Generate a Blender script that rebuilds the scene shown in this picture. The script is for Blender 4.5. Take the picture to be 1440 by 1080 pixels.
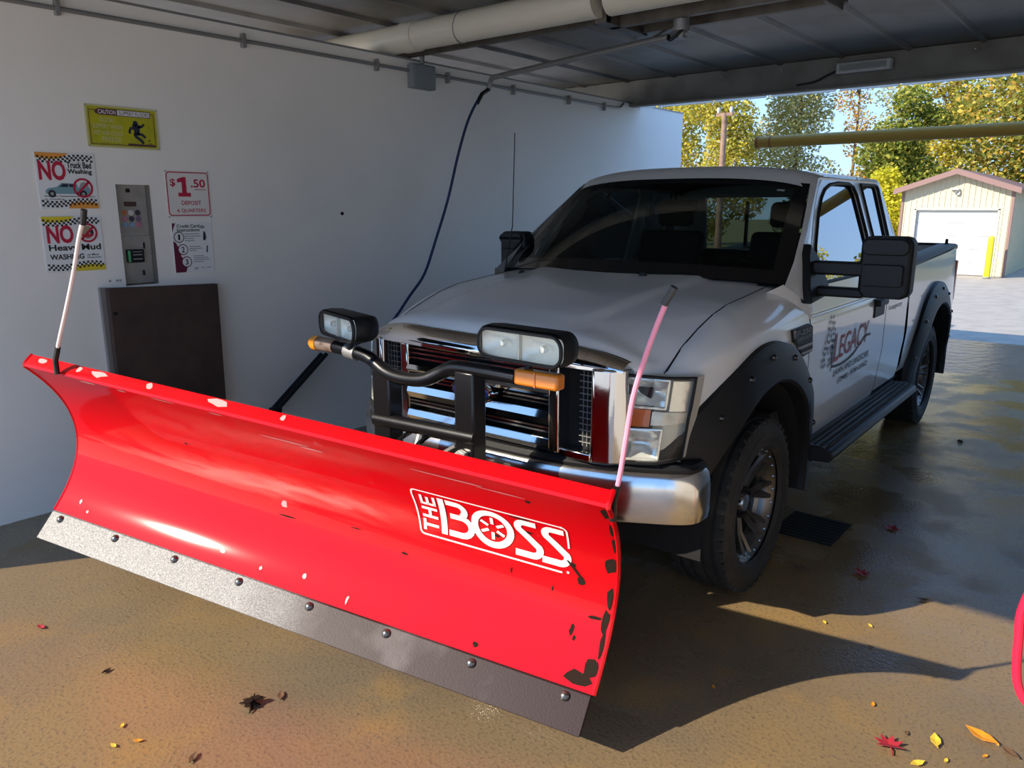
import bpy, bmesh, math, random
from mathutils import Vector, Matrix
random.seed(7)
SC = bpy.context.scene
for o in list(bpy.data.objects): bpy.data.objects.remove(o)
COL = SC.collection
PI = math.pi

# ------------------------------------------------------------------ camera, sky, sun, exposure
cam_d = bpy.data.cameras.new('camera'); cam = bpy.data.objects.new('camera', cam_d); COL.objects.link(cam)
cam.location = (2.303, -3.52, 1.853)
cam.rotation_euler = (math.radians(90 - 12.8), 0, math.radians(39.12))
cam_d.sensor_width = 36; cam_d.lens = 27.3; cam_d.clip_start = 0.05; cam_d.clip_end = 500
SC.camera = cam

SUN_DIR = Vector((0.90, 1.42, -1.0)).normalized()
world = bpy.data.worlds.new('sky'); SC.world = world; world.use_nodes = True
wn = world.node_tree.nodes; wl = world.node_tree.links; wn.clear()
wo = wn.new('ShaderNodeOutputWorld'); wb = wn.new('ShaderNodeBackground')
wt = wn.new('ShaderNodeTexCoord'); wx = wn.new('ShaderNodeSeparateXYZ'); wr = wn.new('ShaderNodeValToRGB')   # clear autumn sky: paler at the horizon, deeper overhead, the same all round
wl.new(wt.outputs['Generated'], wx.inputs[0]); wl.new(wx.outputs[2], wr.inputs[0])
ce = wr.color_ramp.elements; ce[0].position = 0.0; ce[0].color = (0.40, 0.59, 0.86, 1); ce[1].position = 1.0; ce[1].color = (0.13, 0.29, 0.66, 1)
e2 = ce.new(0.28); e2.color = (0.21, 0.42, 0.80, 1)
wl.new(wr.outputs[0], wb.inputs[0]); wl.new(wb.outputs[0], wo.inputs[0])
wb.inputs[1].default_value = 1.25
sun_d = bpy.data.lights.new('sun', 'SUN'); sun_d.energy = 5.0; sun_d.angle = math.radians(0.55); sun_d.color = (1.0, 0.90, 0.74)
sun = bpy.data.objects.new('sun', sun_d); COL.objects.link(sun)
sun.rotation_euler = SUN_DIR.to_track_quat('-Z', 'Y').to_euler(); sun.location = (-10, -12, 12)
SC.view_settings.view_transform = 'Standard'; SC.view_settings.look = 'None'
SC.view_settings.exposure = 0.68; SC.view_settings.gamma = 1.0; SC.view_settings.use_curve_mapping = False

# ------------------------------------------------------------------ materials
MATS = {}
def nodes_of(m): return m.node_tree.nodes, m.node_tree.links
def mat(name, col, rough=0.5, metal=0.0, coat=0.0, spec=0.5, noise=None, bump=None, emit=None, trans=0.0):
    m = bpy.data.materials.new(name); m.use_nodes = True
    n, l = nodes_of(m); b = n['Principled BSDF']
    b.inputs['Base Color'].default_value = (*col, 1); b.inputs['Roughness'].default_value = rough
    b.inputs['Metallic'].default_value = metal; b.inputs['Coat Weight'].default_value = coat
    b.inputs['Coat Roughness'].default_value = 0.06
    b.inputs['Specular IOR Level'].default_value = spec
    if trans: b.inputs['Transmission Weight'].default_value = trans
    tc = n.new('ShaderNodeTexCoord')
    if noise:                       # (scale, second colour, low, high)
        t = n.new('ShaderNodeTexNoise'); t.inputs['Scale'].default_value = noise[0]; t.inputs['Detail'].default_value = 6
        l.new(tc.outputs['Object'], t.inputs['Vector'])
        r = n.new('ShaderNodeMapRange'); r.inputs[1].default_value = noise[2]; r.inputs[2].default_value = noise[3]
        l.new(t.outputs['Fac'], r.inputs[0])
        x = n.new('ShaderNodeMix'); x.data_type = 'RGBA'
        x.inputs[6].default_value = (*col, 1); x.inputs[7].default_value = (*noise[1], 1)
        l.new(r.outputs[0], x.inputs[0]); l.new(x.outputs[2], b.inputs['Base Color'])
    if bump:                        # (scale, strength, distance)
        t = n.new('ShaderNodeTexNoise'); t.inputs['Scale'].default_value = bump[0]; t.inputs['Detail'].default_value = 5
        l.new(tc.outputs['Object'], t.inputs['Vector'])
        q = n.new('ShaderNodeBump'); q.inputs['Strength'].default_value = bump[1]; q.inputs['Distance'].default_value = bump[2]
        l.new(t.outputs['Fac'], q.inputs['Height']); l.new(q.outputs[0], b.inputs['Normal'])
    if emit:
        b.inputs['Emission Color'].default_value = (*emit[0], 1); b.inputs['Emission Strength'].default_value = emit[1]
    MATS[name] = m
    return m

def glass(name, tint, ior=0.04, gloss_rough=0.0):
    m = bpy.data.materials.new(name); m.use_nodes = True
    n, l = nodes_of(m); n.clear()
    o = n.new('ShaderNodeOutputMaterial'); mx = n.new('ShaderNodeMixShader')
    t = n.new('ShaderNodeBsdfTransparent'); t.inputs[0].default_value = (*tint, 1)
    g = n.new('ShaderNodeBsdfGlossy'); g.inputs['Roughness'].default_value = gloss_rough
    lw = n.new('ShaderNodeLayerWeight'); lw.inputs[0].default_value = 0.5
    pw_ = n.new('ShaderNodeMath'); pw_.operation = 'POWER'; pw_.inputs[1].default_value = 5; l.new(lw.outputs['Facing'], pw_.inputs[0])
    mr = n.new('ShaderNodeMapRange'); mr.inputs[3].default_value = ior; mr.inputs[4].default_value = 1.0; l.new(pw_.outputs[0], mr.inputs[0])   # Schlick reflectance, the same from both sides
    l.new(mr.outputs[0], mx.inputs[0]); l.new(t.outputs[0], mx.inputs[1]); l.new(g.outputs[0], mx.inputs[2])
    l.new(mx.outputs[0], o.inputs[0]); MATS[name] = m
    return m

def ramp_mix(n, l, fac, c1, c2, lo, hi):
    r = n.new('ShaderNodeMapRange'); r.inputs[1].default_value = lo; r.inputs[2].default_value = hi
    l.new(fac, r.inputs[0])
    x = n.new('ShaderNodeMix'); x.data_type = 'RGBA'
    for i, c in ((6, c1), (7, c2)):
        if isinstance(c, tuple): x.inputs[i].default_value = (*c, 1)
        else: l.new(c, x.inputs[i])
    l.new(r.outputs[0], x.inputs[0])
    return x.outputs[2]

mat('white_wall', (0.93, 0.875, 0.80), 0.45, noise=(1.3, (0.87, 0.82, 0.75), 0.45, 0.75), bump=(9, 0.08, 0.01))
mat('grey_block', (0.62, 0.59, 0.55), 0.7, noise=(1.3, (0.55, 0.53, 0.49), 0.45, 0.75), bump=(9, 0.1, 0.01))
mat('ceiling_metal', (0.22, 0.21, 0.195), 0.48, metal=0.4, noise=(2.0, (0.14, 0.105, 0.08), 0.45, 0.8))
mat('beam_metal', (0.24, 0.23, 0.205), 0.6, metal=0.3, noise=(3.0, (0.13, 0.11, 0.09), 0.4, 0.8))
mat('steel_channel', (0.17, 0.15, 0.125), 0.5, metal=0.6, noise=(6, (0.08, 0.06, 0.045), 0.4, 0.8))
mat('galvanised', (0.33, 0.32, 0.31), 0.5, metal=0.6)
mat('box_grey', (0.23, 0.25, 0.255), 0.55)
mat('cream_pipe', (0.74, 0.68, 0.55), 0.35)
mat('white_paint', (0.79, 0.79, 0.785), 0.28, coat=0.7)
mat('red_paint', (0.58, 0.002, 0.006), 0.5, coat=0.6, spec=0.02, bump=(3.5, 0.06, 0.02))
mat('black_paint', (0.006, 0.006, 0.007), 0.32, coat=0.15, spec=0.4, bump=(30, 0.05, 0.01))
mat('black_plastic', (0.009, 0.0095, 0.011), 0.5, spec=0.35)
mat('black_gloss', (0.008, 0.008, 0.009), 0.12, coat=0.5)
mat('rubber', (0.02, 0.019, 0.018), 0.75, noise=(7, (0.045, 0.038, 0.03), 0.5, 0.8))
mat('dark_void', (0.006, 0.006, 0.007), 0.9)
mat('interior_dark', (0.022, 0.022, 0.024), 0.8)
mat('seat_cloth', (0.05, 0.05, 0.052), 0.9)
mat('chrome', (0.68, 0.68, 0.68), 0.08, metal=1.0, bump=(4, 0.05, 0.02))
mat('chrome_worn', (0.72, 0.71, 0.69), 0.16, metal=1.0, noise=(9, (0.45, 0.42, 0.37), 0.5, 0.85))
mat('wheel_metal', (0.15, 0.145, 0.14), 0.32, metal=0.85)
mat('wheel_bright', (0.42, 0.41, 0.40), 0.25, metal=0.9)
mat('amber', (0.75, 0.22, 0.02), 0.2, coat=0.4)
mat('amber_strip', (0.62, 0.13, 0.025), 0.2, coat=0.4)
mat('amber_bright', (0.95, 0.32, 0.01), 0.25, coat=0.4)
mat('copper_worn', (0.42, 0.29, 0.21), 0.4, metal=0.5, noise=(25, (0.14, 0.09, 0.07), 0.5, 0.7))
mat('reflector', (0.84, 0.84, 0.79), 0.20, metal=0.55, bump=(14, 0.25, 0.02))
mat('lamp_bowl', (0.98, 0.95, 0.84), 0.25, metal=0.1, coat=0.5, bump=(20, 0.4, 0.02))
mat('lamp_grey', (0.62, 0.61, 0.55), 0.3, metal=0.2)
mat('emblem_blue', (0.02, 0.07, 0.36), 0.2, coat=0.6)
mat('lens_frost', (0.66, 0.66, 0.60), 0.16, metal=0.25, coat=0.8, noise=(13, (0.36, 0.36, 0.33), 0.42, 0.66), bump=(11, 0.25, 0.02))
mat('pink_rod', (0.95, 0.33, 0.45), 0.4)
mat('rod_cap', (0.05, 0.05, 0.055), 0.5)
mat('pale_rod', (0.86, 0.70, 0.64), 0.4)
mat('paint_scuff', (0.62, 0.30, 0.28), 0.5)
mat('print_white', (0.84, 0.83, 0.81), 0.4)
mat('print_black', (0.015, 0.015, 0.016), 0.5)
mat('print_red', (0.52, 0.012, 0.05), 0.5)
mat('print_maroon', (0.13, 0.01, 0.035), 0.5)
mat('print_orange', (0.82, 0.33, 0.05), 0.5)
mat('print_yellow', (0.78, 0.60, 0.03), 0.5)
mat('print_teal', (0.20, 0.36, 0.40), 0.5)
mat('print_brown', (0.42, 0.30, 0.18), 0.5)
mat('print_grey', (0.34, 0.34, 0.34), 0.5)
mat('print_navy', (0.02, 0.025, 0.05), 0.5)
mat('sign_cream', (0.80, 0.76, 0.70), 0.45)
mat('caution_yellow', (0.52, 0.48, 0.01), 0.45, noise=(14, (0.40, 0.39, 0.02), 0.4, 0.7))
mat('caution_faded', (0.60, 0.57, 0.30), 0.5)
mat('caution_dark', (0.10, 0.03, 0.045), 0.5)
mat('logo_white', (0.92, 0.90, 0.84), 0.45)
mat('logo_red', (0.40, 0.06, 0.085), 0.5)
mat('stainless', (0.50, 0.47, 0.43), 0.36, metal=0.45, noise=(10, (0.40, 0.375, 0.34), 0.4, 0.7))
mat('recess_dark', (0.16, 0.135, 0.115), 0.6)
mat('display_red', (0.09, 0.045, 0.04), 0.3)
mat('slot_green', (0.10, 0.42, 0.18), 0.3)
mat('button_orange', (0.55, 0.20, 0.08), 0.4); mat('button_blue', (0.25, 0.38, 0.55), 0.4)
mat('button_pink', (0.50, 0.20, 0.28), 0.4); mat('button_pale', (0.70, 0.66, 0.62), 0.4)
mat('button_dark', (0.06, 0.05, 0.07), 0.4); mat('button_purple', (0.23, 0.15, 0.26), 0.4)
mat('brown_mat', (0.090, 0.060, 0.046), 0.9, spec=0.15, noise=(5, (0.064, 0.044, 0.038), 0.4, 0.7), bump=(40, 0.2, 0.01))
mat('blue_hose', (0.015, 0.035, 0.11), 0.45)
mat('red_hose', (0.78, 0.015, 0.06), 0.4)
mat('bar_yellow', (0.60, 0.34, 0.045), 0.5)
mat('bar_rust', (0.42, 0.16, 0.03), 0.5)
m = mat('strip_white', (0.95, 0.95, 0.93), 0.5)
n, l = nodes_of(m); b = n['Principled BSDF']; tr = n.new('ShaderNodeBsdfTranslucent'); tr.inputs[0].default_value = (0.97, 0.97, 0.95, 1)
ms = n.new('ShaderNodeMixShader'); ms.inputs[0].default_value = 0.75
l.new(b.outputs[0], ms.inputs[1]); l.new(tr.outputs[0], ms.inputs[2]); l.new(ms.outputs[0], n['Material Output'].inputs[0])
mat('siding_cream', (0.58, 0.52, 0.36), 0.6)
mat('jamb_cream', (0.66, 0.63, 0.52), 0.6)  # paler cream for the shed door jamb
mat('shed_trim', (0.25, 0.145, 0.125), 0.55)
mat('shed_roof', (0.24, 0.145, 0.13), 0.5, metal=0.1)
mat('door_white', (0.56, 0.56, 0.54), 0.45)
mat('bollard_yellow', (0.92, 0.66, 0.01), 0.45)
mat('wood_pole', (0.30, 0.19, 0.13), 0.8, noise=(6, (0.17, 0.10, 0.07), 0.4, 0.7))
mat('bark', (0.22, 0.17, 0.125), 0.9, noise=(5, (0.10, 0.075, 0.055), 0.4, 0.7))
mat('leaf_red', (0.36, 0.02, 0.035), 0.6); mat('leaf_orange', (0.72, 0.28, 0.02), 0.6)
mat('leaf_yellow', (0.75, 0.52, 0.05), 0.6); mat('leaf_brown', (0.13, 0.07, 0.035), 0.7); mat('leaf_dark', (0.022, 0.013, 0.009), 0.9, spec=0.1)
mat('grate_dark', (0.02, 0.02, 0.02), 0.6, metal=0.4)
mat('white_light', (0.52, 0.52, 0.50), 0.5)
glass('windshield_glass', (0.30, 0.34, 0.32), 0.045)
glass('window_tint', (0.04, 0.045, 0.05), 0.42)
glass('clear_lens', (0.97, 0.97, 0.94), 0.03)
glass('mirror_face', (0.1, 0.1, 0.1), 0.7)

# cutting edge steel: bright scuffed steel, fading to rust brown, the shade on the right hand part painted in
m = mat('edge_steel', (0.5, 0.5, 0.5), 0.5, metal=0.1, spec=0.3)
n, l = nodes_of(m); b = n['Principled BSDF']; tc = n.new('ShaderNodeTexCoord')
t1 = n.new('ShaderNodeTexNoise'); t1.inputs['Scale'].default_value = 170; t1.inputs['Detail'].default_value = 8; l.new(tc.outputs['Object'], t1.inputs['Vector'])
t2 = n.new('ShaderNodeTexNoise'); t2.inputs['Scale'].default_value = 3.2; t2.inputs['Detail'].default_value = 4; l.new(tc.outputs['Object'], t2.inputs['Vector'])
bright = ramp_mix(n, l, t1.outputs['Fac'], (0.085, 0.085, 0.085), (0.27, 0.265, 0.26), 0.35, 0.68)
rusty = ramp_mix(n, l, t2.outputs['Fac'], (0.030, 0.017, 0.017), (0.11, 0.092, 0.092), 0.55, 0.78)  # rust brown, darkened for the shade over the right hand part
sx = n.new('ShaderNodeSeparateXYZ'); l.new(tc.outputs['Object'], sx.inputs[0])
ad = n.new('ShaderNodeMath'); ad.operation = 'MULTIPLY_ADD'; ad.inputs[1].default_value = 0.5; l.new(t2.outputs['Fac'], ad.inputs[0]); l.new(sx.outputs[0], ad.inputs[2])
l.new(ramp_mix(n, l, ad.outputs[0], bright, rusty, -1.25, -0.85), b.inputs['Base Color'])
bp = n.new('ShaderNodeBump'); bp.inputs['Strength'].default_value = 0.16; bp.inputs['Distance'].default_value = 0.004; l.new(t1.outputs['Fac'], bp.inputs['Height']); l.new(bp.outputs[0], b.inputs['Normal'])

# wet concrete floor: tan, stained, glossy where water stands
m = mat('wet_concrete', (0.3, 0.24, 0.16), 0.5)
n, l = nodes_of(m); b = n['Principled BSDF']; tc = n.new('ShaderNodeTexCoord')
def nz(scale, det=6, dist=0.0):
    t = n.new('ShaderNodeTexNoise'); t.inputs['Scale'].default_value = scale; t.inputs['Detail'].default_value = det
    t.inputs['Distortion'].default_value = dist; l.new(tc.outputs['Object'], t.inputs['Vector']); return t.outputs['Fac']
big, mid, fine, grit = nz(0.55, 5, .4), nz(2.3, 8, .3), nz(70, 6), nz(170, 3)
c = ramp_mix(n, l, big, (0.255, 0.170, 0.076), (0.165, 0.125, 0.083), 0.38, 0.62)
c = ramp_mix(n, l, mid, c, (0.31, 0.185, 0.058), 0.56, 0.78)
c = ramp_mix(n, l, fine, c, (0.10, 0.075, 0.05), 0.52, 0.78)
c = ramp_mix(n, l, grit, c, (0.42, 0.36, 0.25), 0.62, 0.85)
l.new(c, b.inputs['Base Color'])
rr = n.new('ShaderNodeMapRange'); rr.inputs[1].default_value = 0.40; rr.inputs[2].default_value = 0.62; rr.inputs[3].default_value = 0.10; rr.inputs[4].default_value = 0.42
l.new(mid, rr.inputs[0]); l.new(rr.outputs[0], b.inputs['Roughness'])
ha = n.new('ShaderNodeMath'); ha.operation = 'MULTIPLY_ADD'; ha.inputs[1].default_value = 0.35; l.new(fine, ha.inputs[0]); l.new(mid, ha.inputs[2])
bp = n.new('ShaderNodeBump'); bp.inputs['Strength'].default_value = 0.30; bp.inputs['Distance'].default_value = 0.02; l.new(ha.outputs[0], bp.inputs['Height']); l.new(bp.outputs[0], b.inputs['Normal'])

mat('asphalt', (0.42, 0.365, 0.30), 0.7, noise=(3.0, (0.34, 0.295, 0.24), 0.4, 0.7), bump=(25, 0.4, 0.02))
mat('bounce_concrete', (0.62, 0.56, 0.47), 0.7, noise=(2.0, (0.54, 0.49, 0.41), 0.4, 0.7), bump=(25, 0.4, 0.02))
mat('wet_apron', (0.16, 0.15, 0.14), 0.28, noise=(2.2, (0.10, 0.10, 0.10), 0.4, 0.7), bump=(7, 0.35, 0.03))
mat('grass_ground', (0.16, 0.16, 0.05), 0.9, noise=(1.5, (0.28, 0.2, 0.06), 0.4, 0.7))

# foliage: colour per leaf from a colour attribute, light passes through
m = bpy.data.materials.new('foliage'); m.use_nodes = True; n, l = nodes_of(m); n.clear()
o = n.new('ShaderNodeOutputMaterial'); mx = n.new('ShaderNodeMixShader'); mx.inputs[0].default_value = 0.4
at_ = n.new('ShaderNodeAttribute'); at_.attribute_name = 'leafcol'
d1 = n.new('ShaderNodeBsdfDiffuse'); d2 = n.new('ShaderNodeBsdfTranslucent')
l.new(at_.outputs['Color'], d1.inputs[0]); l.new(at_.outputs['Color'], d2.inputs[0])
l.new(d1.outputs[0], mx.inputs[1]); l.new(d2.outputs[0], mx.inputs[2]); l.new(mx.outputs[0], o.inputs[0]); MATS['foliage'] = m

# ------------------------------------------------------------------ mesh helpers
class MB:
    def __init__(s): s.v = []; s.f = []
    def add(s, vs, fs):
        k = len(s.v); s.v += [tuple(p) for p in vs]; s.f += [tuple(i + k for i in f) for f in fs]; return s
    def box(s, x0, x1, y0, y1, z0, z1):
        return s.add([(x0,y0,z0),(x1,y0,z0),(x1,y1,z0),(x0,y1,z0),(x0,y0,z1),(x1,y0,z1),(x1,y1,z1),(x0,y1,z1)],
                     [(3,2,1,0),(4,5,6,7),(0,1,5,4),(1,2,6,5),(2,3,7,6),(3,0,4,7)])
    def tube(s, path, r, seg=10, caps=True):
        P = [Vector(p) for p in path]; rs = r if isinstance(r, (list, tuple)) else [r]*len(P)
        vs = []; fs = []; up = None
        for i, p in enumerate(P):
            d = (P[min(i+1, len(P)-1)] - P[max(i-1, 0)]).normalized()
            if up is None:
                a = Vector((0,0,1)) if abs(d.z) < .9 else Vector((1,0,0)); up = (a - d*a.dot(d)).normalized()
            else: up = (up - d*up.dot(d)).normalized()
            w = d.cross(up)
            for k in range(seg):
                t = 2*PI*k/seg; vs.append(p + (up*math.cos(t) + w*math.sin(t))*rs[i])
        for i in range(len(P)-1):
            for k in range(seg):
                a = i*seg+k; b_ = i*seg+(k+1) % seg; fs.append((a, b_, b_+seg, a+seg))
        if caps: fs.append(tuple(reversed(range(seg)))); fs.append(tuple(range((len(P)-1)*seg, len(P)*seg)))
        return s.add(vs, fs)
    def lathe(s, prof, seg=32, M=None):          # prof: (radius, height along local z)
        M = M or Matrix.Identity(4); vs = []; fs = []; n_ = len(prof)
        for k in range(seg):
            t = 2*PI*k/seg
            for r, h in prof: vs.append(M @ Vector((r*math.cos(t), r*math.sin(t), h)))
        for k in range(seg):
            for i in range(n_-1):
                a = k*n_+i; b_ = ((k+1) % seg)*n_+i; fs.append((a, b_, b_+1, a+1))
        return s.add(vs, fs)
    def grid(s, fn, nu, nv, flip=False):
        vs = [fn(i/nu, j/nv) for i in range(nu+1) for j in range(nv+1)]; fs = []
        for i in range(nu):
            for j in range(nv):
                a = i*(nv+1)+j; q = (a, a+1, a+nv+2, a+nv+1); fs.append(tuple(reversed(q)) if flip else q)
        return s.add(vs, fs)
    def prism(s, poly, fa, fb):                  # polygon between two maps
        n_ = len(poly); vs = [fa(*p) for p in poly] + [fb(*p) for p in poly]
        fs = [tuple(range(n_)), tuple(reversed(range(n_, 2*n_)))] + [(i, i+n_, (i+1) % n_+n_, (i+1) % n_) for i in range(n_)]
        return s.add(vs, fs)
    def plate(s, outer, holes, fa, fb):          # polygon with holes, two skins and rims
        bm = bmesh.new(); loops = []
        for lp in [outer] + holes:
            vs = [bm.verts.new((p[0], p[1], 0)) for p in lp]; loops.append(vs)
            for i in range(len(vs)): bm.edges.new((vs[i], vs[(i+1) % len(vs)]))
        bmesh.ops.triangle_fill(bm, use_beauty=True, edges=bm.edges[:])
        bm.verts.index_update(); co = [(v.co.x, v.co.y) for v in bm.verts]; n_ = len(co)
        tri = [tuple(v.index for v in f.verts) for f in bm.faces]
        vs = [fa(*c_) for c_ in co] + [fb(*c_) for c_ in co]
        fs = list(tri) + [tuple(i+n_ for i in reversed(t)) for t in tri]
        for lp in loops:
            ids = [v.index for v in lp]
            for i in range(len(ids)):
                a, b_ = ids[i], ids[(i+1) % len(ids)]; fs.append((a, b_, b_+n_, a+n_))
        bm.free(); return s.add(vs, fs)
    def flat(s, poly, fn):
        return s.add([fn(*p) for p in poly], [tuple(range(len(poly)))])

def obj(name, mb, m, parent=None, bevel=0, smooth=True, angle=35, fix=True, mtx=None, seg=2):
    me = bpy.data.meshes.new(name); me.from_pydata(mb.v, [], mb.f); me.validate()
    if fix:
        bm = bmesh.new(); bm.from_mesh(me); bmesh.ops.remove_doubles(bm, verts=bm.verts[:], dist=1e-5)
        bmesh.ops.recalc_face_normals(bm, faces=bm.faces[:]); bm.to_mesh(me); bm.free()
    if smooth and me.polygons:
        me.polygons.foreach_set('use_smooth', [True]*len(me.polygons)); me.set_sharp_from_angle(angle=math.radians(angle))
    me.materials.append(MATS[m] if isinstance(m, str) else m)
    o = bpy.data.objects.new(name, me); COL.objects.link(o)
    if parent: o.parent = parent
    if mtx is not None: o.matrix_local = mtx
    if bevel:
        md = o.modifiers.new('bevel', 'BEVEL'); md.width = bevel; md.segments = seg; md.limit_method = 'ANGLE'; md.angle_limit = math.radians(40)
    return o
def tag(o, label=None, cat=None, group=None, kind=None):
    if label: o['label'] = label
    if cat: o['category'] = cat
    if group: o['group'] = group
    if kind: o['kind'] = kind
    return o
def empty(name, loc=(0,0,0), rz=0):
    o = bpy.data.objects.new(name, None); COL.objects.link(o); o.location = loc; o.rotation_euler = (0,0,rz); o.empty_display_size = .1
    return o
def shift(mb, d):
    mb.v = [(p[0]-d[0], p[1]-d[1], p[2]-d[2]) for p in mb.v]; return mb
def copy_tree(o, parent=None):
    c_ = o.copy(); COL.objects.link(c_); c_.parent = parent
    for ch in o.children: copy_tree(ch, c_)
    return c_
def interp(x, pts):
    if x <= pts[0][0]: return pts[0][1]
    for (a, fa), (b_, fb) in zip(pts, pts[1:]):
        if x <= b_: return fa + (fb-fa)*(x-a)/(b_-a)
    return pts[-1][1]
def rrect(x0, x1, y0, y1, r, k=5):
    out = []
    for cx, cy, a0 in ((x1-r, y1-r, 0), (x0+r, y1-r, 90), (x0+r, y0+r, 180), (x1-r, y0+r, 270)):
        for i in range(k+1):
            a = math.radians(a0+90*i/k); out.append((cx+r*math.cos(a), cy+r*math.sin(a)))
    return out
def ellipse(cx, cy, rx, ry, k=24): return [(cx+rx*math.cos(2*PI*i/k), cy+ry*math.sin(2*PI*i/k)) for i in range(k)]
def smoothpath(pts, k=6):
    P = [Vector(p) for p in pts]; out = []
    for i in range(len(P)-1):
        p0 = P[max(i-1,0)]; p1 = P[i]; p2 = P[i+1]; p3 = P[min(i+2, len(P)-1)]
        for j in range(k):
            t = j/k; out.append(0.5*((2*p1)+(p2-p0)*t+(2*p0-5*p1+4*p2-p3)*t*t+(3*p1-p0-3*p2+p3)*t**3))
    out.append(P[-1]); return out

def text2d(body, size=1.0, bold=0.0):
    cu = bpy.data.curves.new('tmp', 'FONT'); cu.body = body; cu.size = size; cu.resolution_u = 3; cu.offset = bold
    o = bpy.data.objects.new('tmp', cu); COL.objects.link(o)
    me = o.evaluated_get(bpy.context.evaluated_depsgraph_get()).to_mesh()
    v = [(p.co.x, p.co.y) for p in me.vertices]; f = [tuple(q.vertices) for q in me.polygons]
    o.to_mesh_clear() if hasattr(o, 'to_mesh_clear') else None
    bpy.data.objects.remove(o); bpy.data.curves.remove(cu)
    return v, f
def put_text(mb, body, fn, x0, x1, y0, y1, bold=0.0, cuts=0):
    """lettering stretched into the rectangle x0..x1, y0..y1 and mapped by fn"""
    v, f = text2d(body, 1.0, bold)
    ax = min(p[0] for p in v); bx_ = max(p[0] for p in v); ay = min(p[1] for p in v); by = max(p[1] for p in v)
    v = [(x0+(p[0]-ax)/(bx_-ax)*(x1-x0), y0+(p[1]-ay)/(by-ay)*(y1-y0)) for p in v]
    if cuts: v, f = slice_y(v, f, cuts)
    mb.add([fn(*p) for p in v], f)
def slice_y(v, f, step):
    bm = bmesh.new(); vs = [bm.verts.new((p[0], p[1], 0)) for p in v]
    for q in f:
        try: bm.faces.new([vs[i] for i in q])
        except ValueError: pass
    lo = min(p[1] for p in v); hi = max(p[1] for p in v); y = lo+step
    while y < hi:
        bmesh.ops.bisect_plane(bm, geom=bm.verts[:]+bm.edges[:]+bm.faces[:], plane_co=(0,y,0), plane_no=(0,1,0)); y += step
    bm.verts.index_update(); out = [(p.co.x, p.co.y) for p in bm.verts], [tuple(p.index for p in q.verts) for q in bm.faces]
    bm.free(); return out
def ribbon2d(pts, w, closed=False):
    P = [Vector(p) for p in pts]; n_ = len(P); vs = []; fs = []
    for i, p in enumerate(P):
        a = P[(i-1) % n_] if (closed or i > 0) else None; c_ = P[(i+1) % n_] if (closed or i < n_-1) else None
        d1 = (p-a).normalized() if a is not None else None; d2 = (c_-p).normalized() if c_ is not None else None
        d1 = d1 or d2; d2 = d2 or d1
        d = (d1+d2).normalized(); nn = Vector((-d.y, d.x)); m_ = max(0.5, nn.dot(Vector((-d1.y, d1.x))))
        vs += [tuple(p+nn*w/2/m_), tuple(p-nn*w/2/m_)]
    for i in range(n_ if closed else n_-1):
        j = (i+1) % n_; fs.append((2*i, 2*i+1, 2*j+1, 2*j))
    return vs, fs
def arc2d(cx, cy, rx, ry, a0, a1, k=10):
    return [(cx+rx*math.cos(math.radians(a0+(a1-a0)*i/k)), cy+ry*math.sin(math.radians(a0+(a1-a0)*i/k))) for i in range(k+1)]

# ------------------------------------------------------------------ the building
WX = -2.80                                    # face of the left wall
mb = MB().box(-9, 9, -3.95, 6.45, -0.25, 0); tag(obj('floor', mb, 'wet_concrete', smooth=False), kind='structure')
mb = MB().box(-30, 40, 6.45, 9.2, -0.25, -0.012); tag(obj('trim_1', mb, 'wet_apron', smooth=False), kind='structure')
mb = MB().box(-60, 60, 9.2, 26, -0.25, -0.012); tag(obj('pavement', mb, 'asphalt', smooth=False), kind='structure')
mb = MB().box(-60, -9, -40, 6.45, -0.25, -0.012).box(9, 60, -40, 6.45, -0.25, -0.012).box(-9, 9, -40, -3.95, -0.25, -0.012)
mb.box(-60, -30, 6.45, 9.2, -0.25, -0.012).box(40, 60, 6.45, 9.2, -0.25, -0.012)
tag(obj('driveway', mb, 'bounce_concrete', smooth=False), kind='structure')  # unseen ground out front, made pale to bounce light into the bay
mb = MB().box(-90, 90, 26, 120, -0.25, -0.02); tag(obj('lawn', mb, 'grass_ground', smooth=False), kind='structure')

# left wall with the niche for the pay panel
mb = MB().plate([(-3.3,0),(6.37,0),(6.37,3.07),(-3.3,3.07)], [[(-1.19,1.36),(-0.975,1.36),(-0.975,1.995),(-1.19,1.995)]],
                lambda y, z: (WX, y, z), lambda y, z: (WX-.075, y, z))
mb.box(WX-.22, WX-.075, -3.3, 6.37, 0, 3.07)
wall = tag(obj('wall_left', mb, 'white_wall', smooth=False), kind='structure')
obj('wall_cap', MB().box(WX-.225, WX+.006, -3.305, 6.376, 3.07, 3.085), 'galvanised', wall)
mb = MB().box(3.2, 3.42, -3.3, 6.37, 0, 3.07); tag(obj('wall_right', mb, 'grey_block', smooth=False), kind='structure')

# ceiling: metal deck panels with folded seams running front to back
CZ = 3.34
ceil = tag(obj('ceiling', MB().box(-9.2, 9.2, -3.9, 5.22, CZ+.04, CZ+.16), 'ceiling_metal', smooth=False), kind='structure')
pw = 0.62; n_p = int(18.2/pw); pan = None
for i in range(n_p):
    x = -9.1+i*pw
    if pan is None:
        p = MB()
        prof = [(0, .0), (.02, -.025), (.045, -.025), (.065, 0), (pw-.002, 0), (pw-.002, .035), (0, .035)]
        p.prism(prof, lambda a, z: (a, -3.88, CZ+z), lambda a, z: (a, 5.20, CZ+z))
        pan = obj('ceiling_panel', p, 'ceiling_metal', ceil, smooth=False); q = pan
    else:
        q = bpy.data.objects.new('ceiling_panel', pan.data); COL.objects.link(q); q.parent = ceil
    q.location.x = x
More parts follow.
